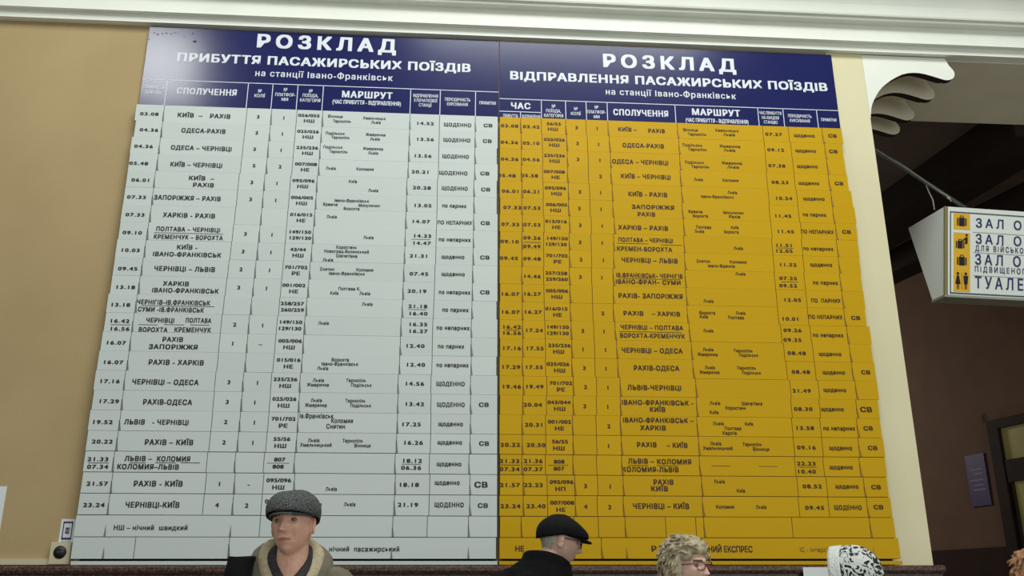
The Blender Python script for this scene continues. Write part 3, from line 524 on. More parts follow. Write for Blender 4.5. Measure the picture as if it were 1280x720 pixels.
def header(board, corners, left):
    (x0, x1, z0, z1) = corners; Y = -0.022
    m = MB(); m.box(x0, x1, Y, -0.001, z0, z1); hp = m.build('header_panel', M['navy'], board)
    heads, lines = {}, MB()
    edges = ((209.4, 310.7, 341.4, 372.7, 404.5, 513.5, 550.5, 594.5) if left else (676.6, 706.9, 732.5, 758.7, 843.5, 946.8, 978.3, 1020.3))
    def T(nm, st, a, b, y, h, off=0.043, track=.06):
        if nm == 'column_heading': nm = ('column_heading', sum(e < (a + b) / 2 for e in edges), st if st in ('ЧАС', 'ПРИБУТТЯ', 'ВІДПРАВЛЕННЯ') and not left and a < 676 else '')
        wtext(heads.setdefault(nm, MB()), st, a, b, y, Y, h, 0, off, track)
    def C(st, xc, w, y, h=0.0245): T('column_heading', st, xc - w / 2, xc + w / 2, y, h, 0.018, .0)
    def vline(px, py0, py1, w=0.005):
        a, b = at(px, py0, Y), at(px, py1, Y); lines.box(a.x - w / 2, a.x + w / 2, Y - 0.001, Y, b.z, a.z)
    def hline(pxa, pxb, y, w=0.005, xa=None, xb=None):
        a, b = at(pxa, y, Y), at(pxb, y, Y); lines.box(xa if xa is not None else a.x, xb if xb is not None else b.x, Y - 0.001, Y, a.z - w / 2, a.z + w / 2)
    if left:
        T('title_lettering', 'РОЗКЛАД', 320, 495.5, 54.8, 0.102, .043, .22)
        T('subtitle_lettering', 'ПРИБУТТЯ ПАСАЖИРСЬКИХ ПОЇЗДІВ', 220, 588.5, 78.6, 0.063, .043, .06)
        T('station_lettering', 'на станції Івано-Франківськ', 318.4, 491, 94.6, 0.048, .018, .08)
        zl = at(400, 107, Y).z
        lines.box(x0, x1, Y - .001, Y, zl - .0025, zl + .0025)
        for px, y in ((209.4, 100), (310.7, 104), (341.4, 105), (372.7, 106), (404.5, 107), (513.5, 111.5), (550.5, 113.5), (594.5, 115)):
            a = at(px, y, Y); lines.box(a.x - .0025, a.x + .0025, Y - .001, Y, z0, zl)
        C('ПРИБУТТЯ', 192.5, 26, 109.3); C('ПОЇЗДА', 191.5, 20, 115.6)
        T('column_heading', 'СПОЛУЧЕННЯ', 221, 296.5, 115, 0.046, .043, .08)
        C('№', 325, 5, 114); C('КОЛІЇ', 324.5, 13.5, 119.8)
        C('№', 357, 5, 112.3); C('ПЛАТФОР-', 356.5, 25.5, 118.6); C('МИ', 356, 9, 124.4)
        C('№', 388.5, 5, 114); C('ПОЇЗДА,', 388, 20, 119.6); C('КАТЕГОРІЯ', 387.7, 26, 125.6)
        T('column_heading', 'МАРШРУТ', 427, 490.7, 119, 0.049, .043, .08)
        T('column_heading', '(ЧАС ПРИБУТТЯ - ВІДПРАВЛЕННЯ)', 415.4, 501.3, 128.6, 0.03, .032, .02)
        C('ВІДПРАВЛЕННЯ', 532, 31.5, 120); C('З ПОЧАТКОВОЇ', 531.8, 29.5, 125.9); C('СТАНЦІЇ', 531.4, 16, 131.6)
        C('ПЕРІОДИЧНІСТЬ', 572, 32, 124.7); C('КУРСУВАННЯ', 571.7, 26.5, 130.6)
        C('ПРИМІТКИ', 609.5, 21, 129)
    else:
        T('title_lettering', 'РОЗКЛАД', 752.8, 919.4, 79.3, 0.102, .043, .22)
        T('subtitle_lettering', 'ВІДПРАВЛЕННЯ ПАСАЖИРСЬКИХ ПОЇЗДІВ', 637, 1033.2, 102, 0.063, .043, .06)
        T('station_lettering', 'на станції Івано-Франківськ', 756.7, 919.4, 117.6, 0.048, .018, .08)
        zl = at(836, 130.8, Y).z
        lines.box(x0, x1, Y - .001, Y, zl - .0025, zl + .0025)
        for px, y in ((676.6, 126), (706.9, 127), (732.5, 127.5), (758.7, 128), (843.5, 131), (946.8, 134), (978.3, 135), (1020.3, 136.5)):
            a = at(px, y, Y); lines.box(a.x - .0025, a.x + .0025, Y - .001, Y, z0, zl)
        a, b = at(650.6, 139.8, Y), at(676.6, 139.8, Y)
        lines.box(x0, at(676.6, 126, Y).x, Y - .001, Y, a.z - .0025, a.z + .0025); lines.box(a.x - .0025, a.x + .0025, Y - .001, Y, z0, a.z)
        T('column_heading', 'ЧАС', 638.4, 663.2, 132.6, 0.046, .043, .08)
        C('ПРИБУТТЯ', 638, 18.5, 145); C('ВІДПРАВЛЕННЯ', 664, 22.8, 145.9)
        C('№', 692, 5, 133); C('ПОЇЗДА,', 691.8, 19, 138.8); C('КАТЕГОРІЯ', 692, 24.5, 144.7)
        C('№', 719.8, 5, 136.2); C('КОЛІЇ', 719.6, 12.5, 142.2)
        C('№', 745.6, 5, 134.2); C('ПЛАТФОР-', 745.3, 23.5, 140.2); C('МИ', 745.8, 8, 146.2)
        T('column_heading', 'СПОЛУЧЕННЯ', 766.4, 835.5, 141.5, 0.046, .043, .08)
        T('column_heading', 'МАРШРУТ', 864.5, 925, 141, 0.049, .043, .08)
        T('column_heading', '(ЧАС ПРИБУТТЯ - ВІДПРАВЛЕННЯ)', 857, 935.6, 151.4, 0.03, .032, .02)
        C('ЧАС ПРИБУТТЯ', 962.8, 28, 141.6); C('НА КІНЦЕВУ', 963, 22, 147.4); C('СТАНЦІЮ', 963.3, 17.5, 153)
        C('ПЕРІОДИЧНІСТЬ', 999.5, 29.5, 145.3); C('КУРСУВАННЯ', 999.8, 25.5, 151.2)
        C('ПРИМІТКИ', 1035.8, 19.5, 150)
    for nm, m_ in heads.items(): m_.build(nm if isinstance(nm, str) else nm[0], M['white_ink'], hp)
    lines.build('grid_lines', M['white_ink'], hp)
    if left:
        rc = random.Random(3)
        for px, py, r in ((193, 41, .006), (197, 43, .007), (203, 42, .005), (208, 41.5, .006), (214, 42.5, .007), (219, 41, .005), (230.5, 46, .006), (241, 42, .008), (243.5, 52, .013), (186.5, 49, .006)):
            c = at(px, py, Y); m = MB(); n = 9
            m.add([(c.x + r * rc.uniform(.6, 1.4) * math.cos(6.283 * k / n), Y - .0009, c.z + r * rc.uniform(.5, 1.0) * math.sin(6.283 * k / n)) for k in range(n)], [tuple(range(n))]); m.build('paint_chip', M['black_back'], hp)
    return hp

def board(left):
    xa, xb = (-2.213, SEAML) if left else (SEAMR, 2.945)
    b = empty('timetable_board', (0, 0, 0))
    tag(b, 'white arrivals timetable with blue header, left of the yellow one' if left else 'yellow departures timetable with blue header, right of the white one', 'timetable', 'station timetable boards')
    m = MB(); m.box(xa + 0.03, xb - (0.004 if left else 0.035), -0.03, 0, ROWZ1 - 0.02, ROWZ0 - 0.002); m.build('backing_panel', M['black_back'], b)
    header(b, ((-2.216, 0.356, ROWZ0 + 0.002, 5.352) if left else (0.363, 2.938, ROWZ0 + 0.002, 5.347)), left)
    tab = LDIV if left else RDIV
    pm, rm, cm_, im = (M['white_plate'], M['grey_rail'], M['grey_clip'], M['ink']) if left else (M['yellow_plate'], M['brown_rail'], M['yellow_clip'], M['brown_ink'])
    for i in range(NR):
        Y = rowY(i)
        dv = colx(tab, min(i, 21), 0)
        jx = random.uniform(-.003, .003); dv = [d + jx for d in dv]
        if left: x0 = at(LX[i], LYT[i], Y).x; x1 = SEAML + random.choice((-.006, 0, 0, 0))
        else: x0 = SEAMR + random.choice((0, 0, .003)); x1 = at(RX[i], RYT[i] + 6, Y).x
        names, row = (LN, L[i] if i < 22 else None) if left else (RN, R_[i] if i < 22 else None)
        xs = [x0] + dv + [x1]; clips = (1, 3, 5, 6, 8) if left else (1, 3, 5, 6, 9)
        ym = (LYT[i] + RYT[i]) / 2 + 12
        w = lambda p: at(p, ym, Y).x
        if i == 22:
            if left: xs = [x0, w(324.7), w(367), w(490.8), w(534), w(585.6), x1]; names = ['legend_plate'] + ['blank_plate'] * 5; clips = (3, 5)
            else: xs = [x0, w(651.6), w(717.6), w(748), w(781.6), w(832.3), w(870), w(880), w(990.3), w(1087.7), x1]; names = ['blank_plate'] * 10; clips = (1, 4, 7, 9)
        if i == 23:
            if left: xs = [x0, w(168.3), w(286), x1]; names = ['blank_plate', 'blank_plate', 'legend_plate']; clips = (2,)
            else: xs = [x0, w(752), x1]; names = ['legend_plate', 'legend_plate']; clips = (1,)
        ro, out = make_row(b, i, xs, names, clips, left, pm, rm, cm_, im, row)
        if i == 22 and left: wtext(out[0][0], 'НШ – нічний  швидкий', 141.9, 234.9, 659.7, Y, 0.0265, off=.032, track=.06)
        if i == 23 and left: wtext(out[2][0], 'нічний  пасажирський', 411.2, 499.5, 686.4, Y, 0.0265, off=.032, track=.06)
        if i == 23 and not left:
            wtext(out[0][0], 'НЕ', 643.6, 655.5, 686, Y, 0.031, off=.032)
            wtext(out[1][0], 'РЕ', 813.7, 830, 686, Y, 0.031, off=.032, track=.2)
            wtext(out[1][0], 'НІЧНИЙ ЕКСПРЕС', 872, 940.7, 686.6, Y, 0.035, off=.032)
            wtext(out[1][0], 'ІС - Інтерсіті', 999.4, 1040, 687.2, Y, 0.0265, off=.0, track=.04)
        for c in out: out[c][0].build(out[c][1], [pm, im], ro)
        if i >= 22:   # clips standing before the legend rows
            ex = ([131.7, 288] if i == 22 else [129.7, 286.5, 489, 585]) if left else ([] if i == 22 else [653.6, 782.6, 880, 1091])
            for p in ex:
                x = w(p); zb = rowz(i) - RP
                eb = MB(); eb.prism([(x - 0.004, Y - 0.001, zb + 0.003), (x + 0.010, Y - 0.005, zb + 0.003), (x + 0.002, Y - 0.0012, zb + 0.075)], (0, 0.0005, 0), 0)
                eb.build('plate_clip', [cm_], ro)
    m = MB(); m.box(xa + (0.012 if left else 0), xb - (0 if left else 0.012), -0.112, 0, ROWZ1 - 0.034, ROWZ1 - 0.012)
    m.build('bottom_rail', [M['white_plate'] if left else M['yellow_plate']], b)
    return b
board(True); board(False)

# ------------------------------------------------------------------ hanging direction sign
P1 = Vector((4.0378, 0.60, 4.3726)); yawS = math.radians(5.0)
sx = Vector((math.cos(yawS), math.sin(yawS), 0)); sy = Vector((-math.sin(yawS) - 0.06, math.cos(yawS), 0)).normalized()
TW, BW, SH, SLEN = 0.481, 0.155, 0.703, 2.5
sg = empty('hanging_sign', P1 + sx * SLEN / 2 + sy * TW / 2)
tag(sg, 'white hanging waiting hall and toilet sign with yellow pictograms', 'sign')
sg_o = sg.location.copy()
def SP(u, v, z): return P1 + sx * u + sy * v + Vector((0, 0, z)) - sg_o
f = (TW - BW) / 2
m = MB(); m.prism([SP(0, 0, 0), SP(0, f, -SH), SP(0, TW - f, -SH), SP(0, TW, 0)], sx * SLEN, 0)
m.build('sign_box', [M['sign_white']], sg)
m = MB(); m.prism([SP(-.004, f - .004, -SH), SP(-.004, f - .004, -SH - .02), SP(-.004, TW - f + .004, -SH - .02), SP(-.004, TW - f + .004, -SH)], sx * (SLEN + .01)); m.build('bottom_tray', [M['sign_under']], sg)
dn = (SP(0, f, -SH) - SP(0, 0, 0)); FH = dn.length; uz = -dn.normalized(); nrm = sx.cross(uz)
m = MB()
for (u0, u1) in ((-.006, .024),):
    m.prism([SP(0, 0, 0) + sx * u0 + nrm * 0.006, SP(0, 0, 0) + sx * u1 + nrm * .006, SP(0, 0, 0) + sx * u1 + nrm * .006 + dn, SP(0, 0, 0) + sx * u0 + nrm * .006 + dn], nrm * -.012)
m.build('edge_strip', [M['sign_lip']], sg)
def fo(u, h, e=0.002): return SP(0, 0, 0) + sx * u - uz * h + nrm * e      # point on the front face, h below its top edge
m = MB(); t = .010
for (u0, u1, h0, h1) in ((.045, SLEN - .06, .036, .036 + t), (.045, SLEN - .06, .700, .700 + t * 1.2), (.045, .045 + t, .036, .71), (SLEN - .07, SLEN - .06, .036, .71)):
    m.quad(fo(0, 0), sx, -uz, u0, u1, h0, h1)
for h in (.196, .364, .552): m.quad(fo(0, 0), sx, -uz, .250, SLEN - .09, h, h + .003)
m.f = [tuple(reversed(q)) for q in m.f]
m.build('border_lines', [M['sign_grey']], sg)
def sign_line(parts):
    for st, u0, u1, h, ch in parts:
        m = MB(); put_text(m, st, fo((u0 + u1) / 2, h), sx, uz, u1 - u0, ch, 0, .018, .26); m.build('lettering', [M['sign_blue']], sg)
def hall(u0, h, ch, sub=None):
    tot = lambda st: sum(_adv[c] + .26 for c in st) - .26
    k = .262 / tot('ЗАЛ'); sign_line([('ЗАЛ ОЧІКУВАННЯ', u0, u0 + tot('ЗАЛ ОЧІКУВАННЯ') * k, h, ch)])
    if sub: ks = .046 / CAPH * sub[2]; sign_line([(sub[0], u0, u0 + tot(sub[0]) * ks, sub[1], .043)])
    return k
hall(.272, .120, .070); hall(.270, .252, .073, ('ДЛЯ ВІЙСЬКОВОСЛУЖБОВЦІВ', .328, .68)); hall(.264, .421, .080, ('ПІДВИЩЕНОГО КОМФОРТУ', .500, .74))
sign_line([('ТУАЛЕТ', .264, .800, .611, .090)])
IC = .150
def icon_box(h0, h1): m.quad(fo(0, 0), sx, -uz, .077, .224, h0, h1, 0)
PB = []
for h0, h1 in ((.050, .182), (.208, .361), (.361, .519), (.519, .692)):
    m = MB(); PB.append(m); icon_box(h0, h1)
def iq(u0, u1, h0, h1): m.quad(fo(0, 0, .0035), sx, -uz, u0, u1, h0, h1, 1)
def suitcase(cu, ch, s=1.0):
    iq(cu - .027 * s, cu + .027 * s, ch - .035 * s, ch + .04 * s); iq(cu - .045 * s, cu - .032 * s, ch - .03 * s, ch + .035 * s); iq(cu + .032 * s, cu + .045 * s, ch - .03 * s, ch + .035 * s)
    iq(cu - .018 * s, cu + .018 * s, ch - .052 * s, ch - .046 * s); iq(cu - .018 * s, cu - .012 * s, ch - .05 * s, ch - .035 * s); iq(cu + .012 * s, cu + .018 * s, ch - .05 * s, ch - .035 * s)
for m, q in zip(PB, ((IC, .117, .95), (IC - .015, .305, .85), (IC, .440, .95), None)):
    if q: suitcase(*q)
    m.f = [tuple(reversed(q)) for q in m.f]
m = PB[1]
def idisc(cu, ch, r): m.disc(fo(cu, ch, .0035), sx, uz, r, 16, 1)
def ipoly(pts):
    P = [fo(a, b, .0035) for a, b in pts]; n = (P[1] - P[0]).cross(P[2] - P[0])
    if n.dot(nrm) < 0: P.reverse()
    m.add(P, [tuple(range(len(P)))], 1)
idisc(IC + .043, .227, .011); ipoly([(IC + .028, .30), (IC + .05, .30), (IC + .054, .243), (IC + .030, .245)]); ipoly([(IC + .0, .273), (IC + .005, .281), (IC + .032, .263), (IC + .03, .249)])
m = PB[3]
for cu, dress in ((IC - .035, True), (IC + .035, False)):
    idisc(cu, .544, .012)
    for e in (-.006, .006): ipoly([(cu + e - .004, .672), (cu + e + .004, .672), (cu + e + .004, .615), (cu + e - .004, .615)])
    if dress: ipoly([(cu - .024, .630), (cu + .024, .630), (cu + .010, .560), (cu - .010, .560)])
    else: ipoly([(cu - .016, .630), (cu + .016, .630), (cu + .022, .560), (cu - .022, .560)])
ipoly([(IC - .0015, .672), (IC + .0015, .672), (IC + .0015, .535), (IC - .0015, .535)])
for m in PB: m.build('pictogram', [M['sign_yellow'], M['dark']], sg)
r0 = at(1098, 189.5, .85); r1 = at(1203, 257.5, .85); dr = (r1 - r0).normalized()
m = MB(); m.tube([Vector((JX, .85, r0.z + (r0.x - JX) * -dr.z / dr.x)) - sg_o, r0 - sg_o, r1 + dr * .06 - sg_o], .017, 10); m.build('stay_rod', [M['steel']], sg)
m = MB(); w0 = at(1118, 200, .80); w1 = at(1165, 232, .80)
pts = [w0, w0 + (w1 - w0) * .3 + Vector((0, 0, .006)), w0 + (w1 - w0) * .65 + Vector((0, -.01, -.008)), w1] + [at(1157.5, 231.5, .80), at(1161, 240, .8), at(1166, 250, .8), at(1168, 262, .80)]
m.tube([p - sg_o for p in pts[:4]], .004, 6); m.tube([p - sg_o for p in pts[4:]], .0055, 6)
m.tube([at(1165, 232, .8) - sg_o, at(1176, 240, .8) - sg_o, at(1186, 246, .8) - sg_o, at(1189, 252, .8) - sg_o], .005, 6)
m.ellipsoid(at(1186, 247.5, .8) - sg_o, (.016, .012, .011), 12, 8)
m.build('wire', [M['cable']], sg)
m = MB()
for u in (.5, SLEN - .3):
    p = P1 + sx * u + sy * TW * .5 - sg_o
    if u > 1: m.tube([p, p + Vector((0, 0, SOF - P1.z - .004))], .012, 10)
m.build('hanger_rod', [M['steel']], sg)

# ------------------------------------------------------------------ passage door and its plate
SN = Vector((-0.978, -0.208, 0))                      # faces into the passage
def hit(px, py, out=0.0):
    """where the view to that mark meets the passage side wall"""
    d = ROT @ Vector((px - 640, FPX, -(py - 360))); p0 = D0 + SN * out
    return CAMP + d * ((p0 - CAMP).dot(SN) / d.dot(SN))
dr_ = empty('door_1', D0); tag(dr_, kind='structure')
TT = -SD
def dslab(name, u0, u1, z0, z1, y0, y1, mt, par=dr_):
    m = MB(); a = TT * u0 + SN * y0; b = TT * u1 + SN * y0; c = TT * u1 + SN * y1; d = TT * u0 + SN * y1
    m.prism([a + UZ * z0, b + UZ * z0, c + UZ * z0, d + UZ * z0], (0, 0, z1 - z0)); return m.build(name, [mt], par)
ztop = at(1240, 527, 4.0).z
zt0, zt1 = hit(1257, 576).z, hit(1259, 604).z
dslab('door_frame', -.02, .13, 0, ztop, -.01, .07, M['dark_wood']); dslab('door_frame', 1.35, 1.5, 0, ztop, -.01, .07, M['dark_wood']); dslab('lintel', -.02, 1.5, ztop - .10, ztop, -.01, .071, M['dark_wood'])
dslab('architrave', -.10, -.02, 0, ztop + .1, -.01, .03, M['brown']); dslab('architrave', -.10, 1.6, ztop, ztop + .1, -.01, .03, M['brown'])
dslab('transom', .13, 1.35, zt1, zt0, -.01, .06, M['dark_wood'])
dslab('fanlight_pane', .13, 1.35, zt0, ztop - .10, -.008, .02, M['pane'])
lf = dslab('door_leaf', .13, .20, 0, zt1, -.005, .045, M['dark_wood']); dslab('glass_pane', .20, 1.35, .3, zt1, -.004, .025, M['pane'])
pc = hit(1222, 600, .015); pw, ph = .30, hit(1217, 568).z - hit(1226, 632).z
pl = empty('door_plate', pc); tag(pl, 'small violet room plate on the dark brown wall left of the door', 'plate')
m = MB(); a = TT * -pw / 2; b = TT * pw / 2
m.prism([a - UZ * ph / 2, b - UZ * ph / 2, b + UZ * ph / 2, a + UZ * ph / 2], SN * -.014); m.build('plate_panel', [M['purple']], pl)
m = MB()
for k, (u, zz) in enumerate(((.0, .12), (.02, .07), (-.01, .0), (.0, -.06), (.01, -.11))):
    wd = (.18, .14, .2, .16, .19)[k]; m.quad(SN * .001, TT, UZ, u - wd / 2, u + wd / 2, zz - .008, zz + .008)
m.build('plate_lettering', [M['purple_ink']], pl)

# ------------------------------------------------------------------ small things on the left wall
def wallbox(m, x0, x1, y0, y1, Yf, Yb, mi=0):
    a, b = at(x0, y1, Yf), at(x1, y0, Yf); m.box(a.x, b.x, Yf, Yb, a.z, b.z, mi); return (a + b) / 2
m = MB(); a, b = at(0, 706, -.03), at(69, 698.5, -.03); m.box(-9, b.x, -.03, 0, a.z, b.z)
tag(m.build('cable_trunking', [M['socket']]), 'long ivory cable trunking along the wall above the granite', 'cable duct')
so = empty('wall_socket', (at(79, 692, 0).x, 0, at(79, 692, 0).z)); tag(so, 'ivory wall socket beside the bottom corner of the white timetable', 'socket')
o = so.location.copy()
m = MB(); hw, hh = .062, .066
for (k, y0, y1) in ((1.0, -.045, -.001), (.94, -.053, -.045)):
    m.prism([(-hw * k, y1, -hh * k), (hw * k, y1, -hh * k), (hw * k, y1, hh * k), (-hw * k, y1, hh * k)], (0, y0 - y1, 0))
m.build('socket_body', [M['socket']], so)
m = MB(); m.tube([(0, -.052, .006), (0, -.056, .006)], [.038, .038], 24); m.build('socket_face', [M['dark']], so)
m = MB()
for xx in (-.01, .01): m.tube([(xx, -.056, .006), (xx, -.0575, .006)], .004, 10)
m.tube([(-.016, -.0562, .028), (.016, -.0562, .028)], .003, 8); m.build('socket_contacts', [M['steel']], so)
c = at(84, 664.5, -.004)
ps = empty('charging_sign', c); tag(ps, 'small white phone charging sticker above the wall socket', 'sign')
m = MB(); m.box(-.044, .044, 0, .003, -.085, .075); m.build('sign_panel', [M['paper']], ps)
m = MB()
def q(x0, x1, z0, z1): m.quad((0, -.001, 0), UX, UZ, x0, x1, z0, z1)
q(-.029, -.023, -.045, .06); q(.023, .029, -.045, .06); q(-.029, .029, .05, .06); q(-.029, .029, -.048, -.036); q(-.012, .012, -.012, -.006); q(-.012, .012, .018, .024); q(-.012, -.007, -.012, .024); q(.007, .012, -.012, .024); q(-.004, .004, -.006, .018)
put_text(m, '220 В', (0, -.001, -.066), UX, UZ, .055, .016, 0, .018)
m.build('phone_symbol', [M['sign_blue']], ps)
a, b = at(-24, 690, -.003), at(9, 608, -.003)
m = MB(); m.box(a.x, b.x, -.004, -.001, at(0, 689, -.003).z, b.z)
tag(m.build('wall_notice', [M['paper']]), 'white notice sheet on the ochre wall at the left', 'poster')

# ------------------------------------------------------------------ people
M['skin'] = mat('weathered_skin', (222, 168, 146), 0.5, (230, 184, 162), 30, 0.25, 160)
M['pale_skin'] = mat('pale_skin', (218, 176, 158), 0.5, (224, 186, 170), 25, 0.06, 220)
M['lip'] = mat('lips', (184, 122, 106), 0.5)
M['brow'] = mat('brow_hair', (92, 74, 60), 0.8)
M['shaded_eye_white'] = mat('shaded_eye_white', (128, 116, 108), 0.3)  # darkened: shade under brim and brow is put into the colour
M['iris'] = mat('iris', (62, 56, 52), 0.3)
M['tweed'] = mat('grey_tweed', (26, 30, 31), 0.95, (126, 130, 130), 300, 0.5, 300, ramp=(0.40, 0.66), detail=8)
M['olive'] = mat('olive_cloth', (104, 98, 82), 0.9, (122, 115, 96), 14, 0.35, 26)
M['fleece'] = mat('cream_fleece', (176, 164, 136), 0.95, (196, 184, 156), 60, 0.4, 150)
M['charcoal'] = mat('charcoal_wool', (44, 42, 46), 0.95, (60, 58, 62), 90, 0.4, 160)
M['black_cloth'] = mat('black_cloth', (11, 11, 13), 0.95, (17, 17, 19), 20, 0.25, 40, spec=.12)
M['black_cap'] = mat('black_felt', (13, 13, 16), 0.8, (20, 20, 24), 40, 0.2, 200, spec=.2)
M['green_cloth'] = mat('dark_green_cloth', (36, 58, 52), 0.9, (44, 68, 60), 30, 0.2, 60)
M['blue_scarf'] = mat('blue_scarf', (60, 76, 104), 0.9, (96, 112, 140), 60, 0.3, 120)
M['brown_cloth'] = mat('brown_cloth', (70, 60, 54), 0.9, (80, 70, 62), 30, 0.2, 60)
M['trouser'] = mat('dark_trousers', (46, 46, 52), 0.9)
M['shoe'] = mat('shoe_leather', (30, 27, 25), 0.4)
M['white_hair'] = mat('white_hair', (168, 160, 150), 0.8, (206, 200, 192), 160, 0.5, 220)
M['blond_hair'] = mat('ash_blond_hair', (132, 118, 94), 0.6, (206, 194, 162), 38, 0.4, 220, ramp=(.3, .68))
M['ginger_hair'] = mat('ginger_hair', (140, 96, 66), 0.65, (186, 138, 100), 90, 0.5, 220)
M['knit_white'] = mat('white_knit', (214, 218, 214), 0.95, (226, 230, 226), 80, 0.6, 120)
M['frame_dark'] = mat('dark_frames', (40, 26, 26), 0.3)
M['frame_metal'] = mat('reddish_frames', (120, 66, 58), 0.35)
def glassy():
    m = bpy.data.materials.new('lens_glass'); m.use_nodes = True; b = m.node_tree.nodes['Principled BSDF']
    b.inputs['Transmission Weight'].default_value = 1; b.inputs['Roughness'].default_value = 0.02; b.inputs['IOR'].default_value = 1.05; b.inputs['Base Color'].default_value = (.95, .97, .96, 1); return m
M['lens'] = glassy()
def knit():
    m = mat('patterned_knit', (216, 220, 216), 0.95, bump=.6, bscale=120)
    nt = m.node_tree; N = nt.nodes; b = N['Principled BSDF']; tc = N.new('ShaderNodeTexCoord')
    n = N.new('ShaderNodeTexNoise'); n.inputs['Scale'].default_value = 30; n.inputs['Detail'].default_value = 3; n.inputs['Distortion'].default_value = 1.8
    r = N.new('ShaderNodeValToRGB'); r.color_ramp.interpolation = 'CONSTANT'
    r.color_ramp.elements[0].position = 0; r.color_ramp.elements[0].color = lin((26, 34, 34)); r.color_ramp.elements[1].position = .485; r.color_ramp.elements[1].color = lin((216, 220, 216))
    nt.links.new(tc.outputs['Object'], n.inputs['Vector']); nt.links.new(n.outputs['Fac'], r.inputs['Fac']); nt.links.new(r.outputs['Color'], b.inputs['Base Color']); return m
M['knit_pattern'] = knit()

def remesh(mb, voxel, smooth=2):
    me = mb.mesh('tmp', [M['skin']]); o = bpy.data.objects.new('tmp', me); COL.objects.link(o)
    r = o.modifiers.new('r', 'REMESH'); r.mode = 'VOXEL'; r.voxel_size = voxel; r.use_smooth_shade = True
    if smooth:
        k = o.modifiers.new('s', 'SMOOTH'); k.iterations = smooth; k.factor = 0.5
    dg = bpy.context.evaluated_depsgraph_get(); dg.update()
    out = bpy.data.meshes.new_from_object(o.evaluated_get(dg)); bpy.data.objects.remove(o); bpy.data.meshes.remove(me)
    out.materials.clear(); out.polygons.foreach_set('use_smooth', [True] * len(out.polygons)); return out
def mobj(name, me, mats, parent):
    me.name = name
    for m in (mats if isinstance(mats, (list, tuple)) else [mats]): me.materials.append(m)
    o = bpy.data.objects.new(name, me); COL.objects.link(o); o.parent = parent; return o

def G(v, s): return math.exp(-(v / s) ** 2)
def head_fn(p):
    x, y, z = p; yy = y
    if z < -.005:
        t = min(1, (-.005 - z) / .113); x *= 1 - .22 * t ** 1.7
        if y > 0: y *= 1 - .45 * t
        else: y *= 1 + .05 * t
    if z > .03 and y > 0: y *= 1.04
    fr = max(0.0, -yy / .094)
    if fr > .15:
        ax = abs(x); d = 0
        d += .008 * G(z - .030, .010) * G(x, .05)
        d -= .014 * G(ax - .031, .014) * G(z - .010, .011)
        t = min(1, max(0, (.014 - z) / .044)); h = .004 + .026 * t
        win = 1.0 if z > -.030 else G(z + .030, .006)
        if z > .014: win = G(z - .014, .012)
        d += h * G(x, .0075 + .0045 * t) * win
        d += .008 * G(ax - .014, .0065) * G(z + .028, .008)
        d += .005 * G(x, .022) * (G(z + .055, .005) + 1.1 * G(z + .068, .006)) - .005 * G(x, .024) * G(z + .0615, .003)
        d -= .0065 * G(ax - .032 + .2 * (z + .045), .0045) * G(z + .045, .020) + .002 * G(z - .055, .0025) * G(x, .04) + .003 * G(ax - .062, .004) * G(z + .04, .03) - .0015 * G(ax - .031, .016) * G(z + .008, .004)
        d += .008 * G(x, .02) * G(z + .102, .016) - .003 * G(x, .03) * G(z + .082, .006)
        d += .005 * G(ax - .047, .018) * G(z + .010, .018) - .003 * G(ax - .05, .018) * G(z + .055, .02)
        y -= d * min(1, (fr - .15) / .3)
    return Vector((x, y, z))

def hand(mb, wrist, d, n, side):
    """palm, four bent fingers of different lengths and a thumb leaving the side of the palm"""
    d = Vector(d).normalized(); n = Vector(n).normalized(); s = d.cross(n).normalized() * side; w = Vector(wrist)
    for k, (off, ln) in enumerate(((-.028, .066), (-.010, .078), (.010, .073), (.027, .058))):
        kn = w + d * .085 + s * off; mb.capsule(w + s * off * .5 + d * .01, kn, .016, .0125, 10)
        a = kn + d * ln * .42 + n * ln * .12; b = a + d * ln * .22 + n * ln * .26; c = b + d * ln * .02 + n * ln * .24
        mb.capsule(kn, a, .0100, .0092, 10); mb.capsule(a, b, .0092, .0084, 10); mb.capsule(b, c, .0084, .0074, 10)
    t0 = w + d * .03 - s * .026; t1 = t0 + d * .03 - s * .022 + n * .012; t2 = t1 + d * .03 - s * .004 + n * .014
    mb.capsule(t0, t1, .0135, .0110, 10); mb.capsule(t1, t2, .0110, .0085, 10)

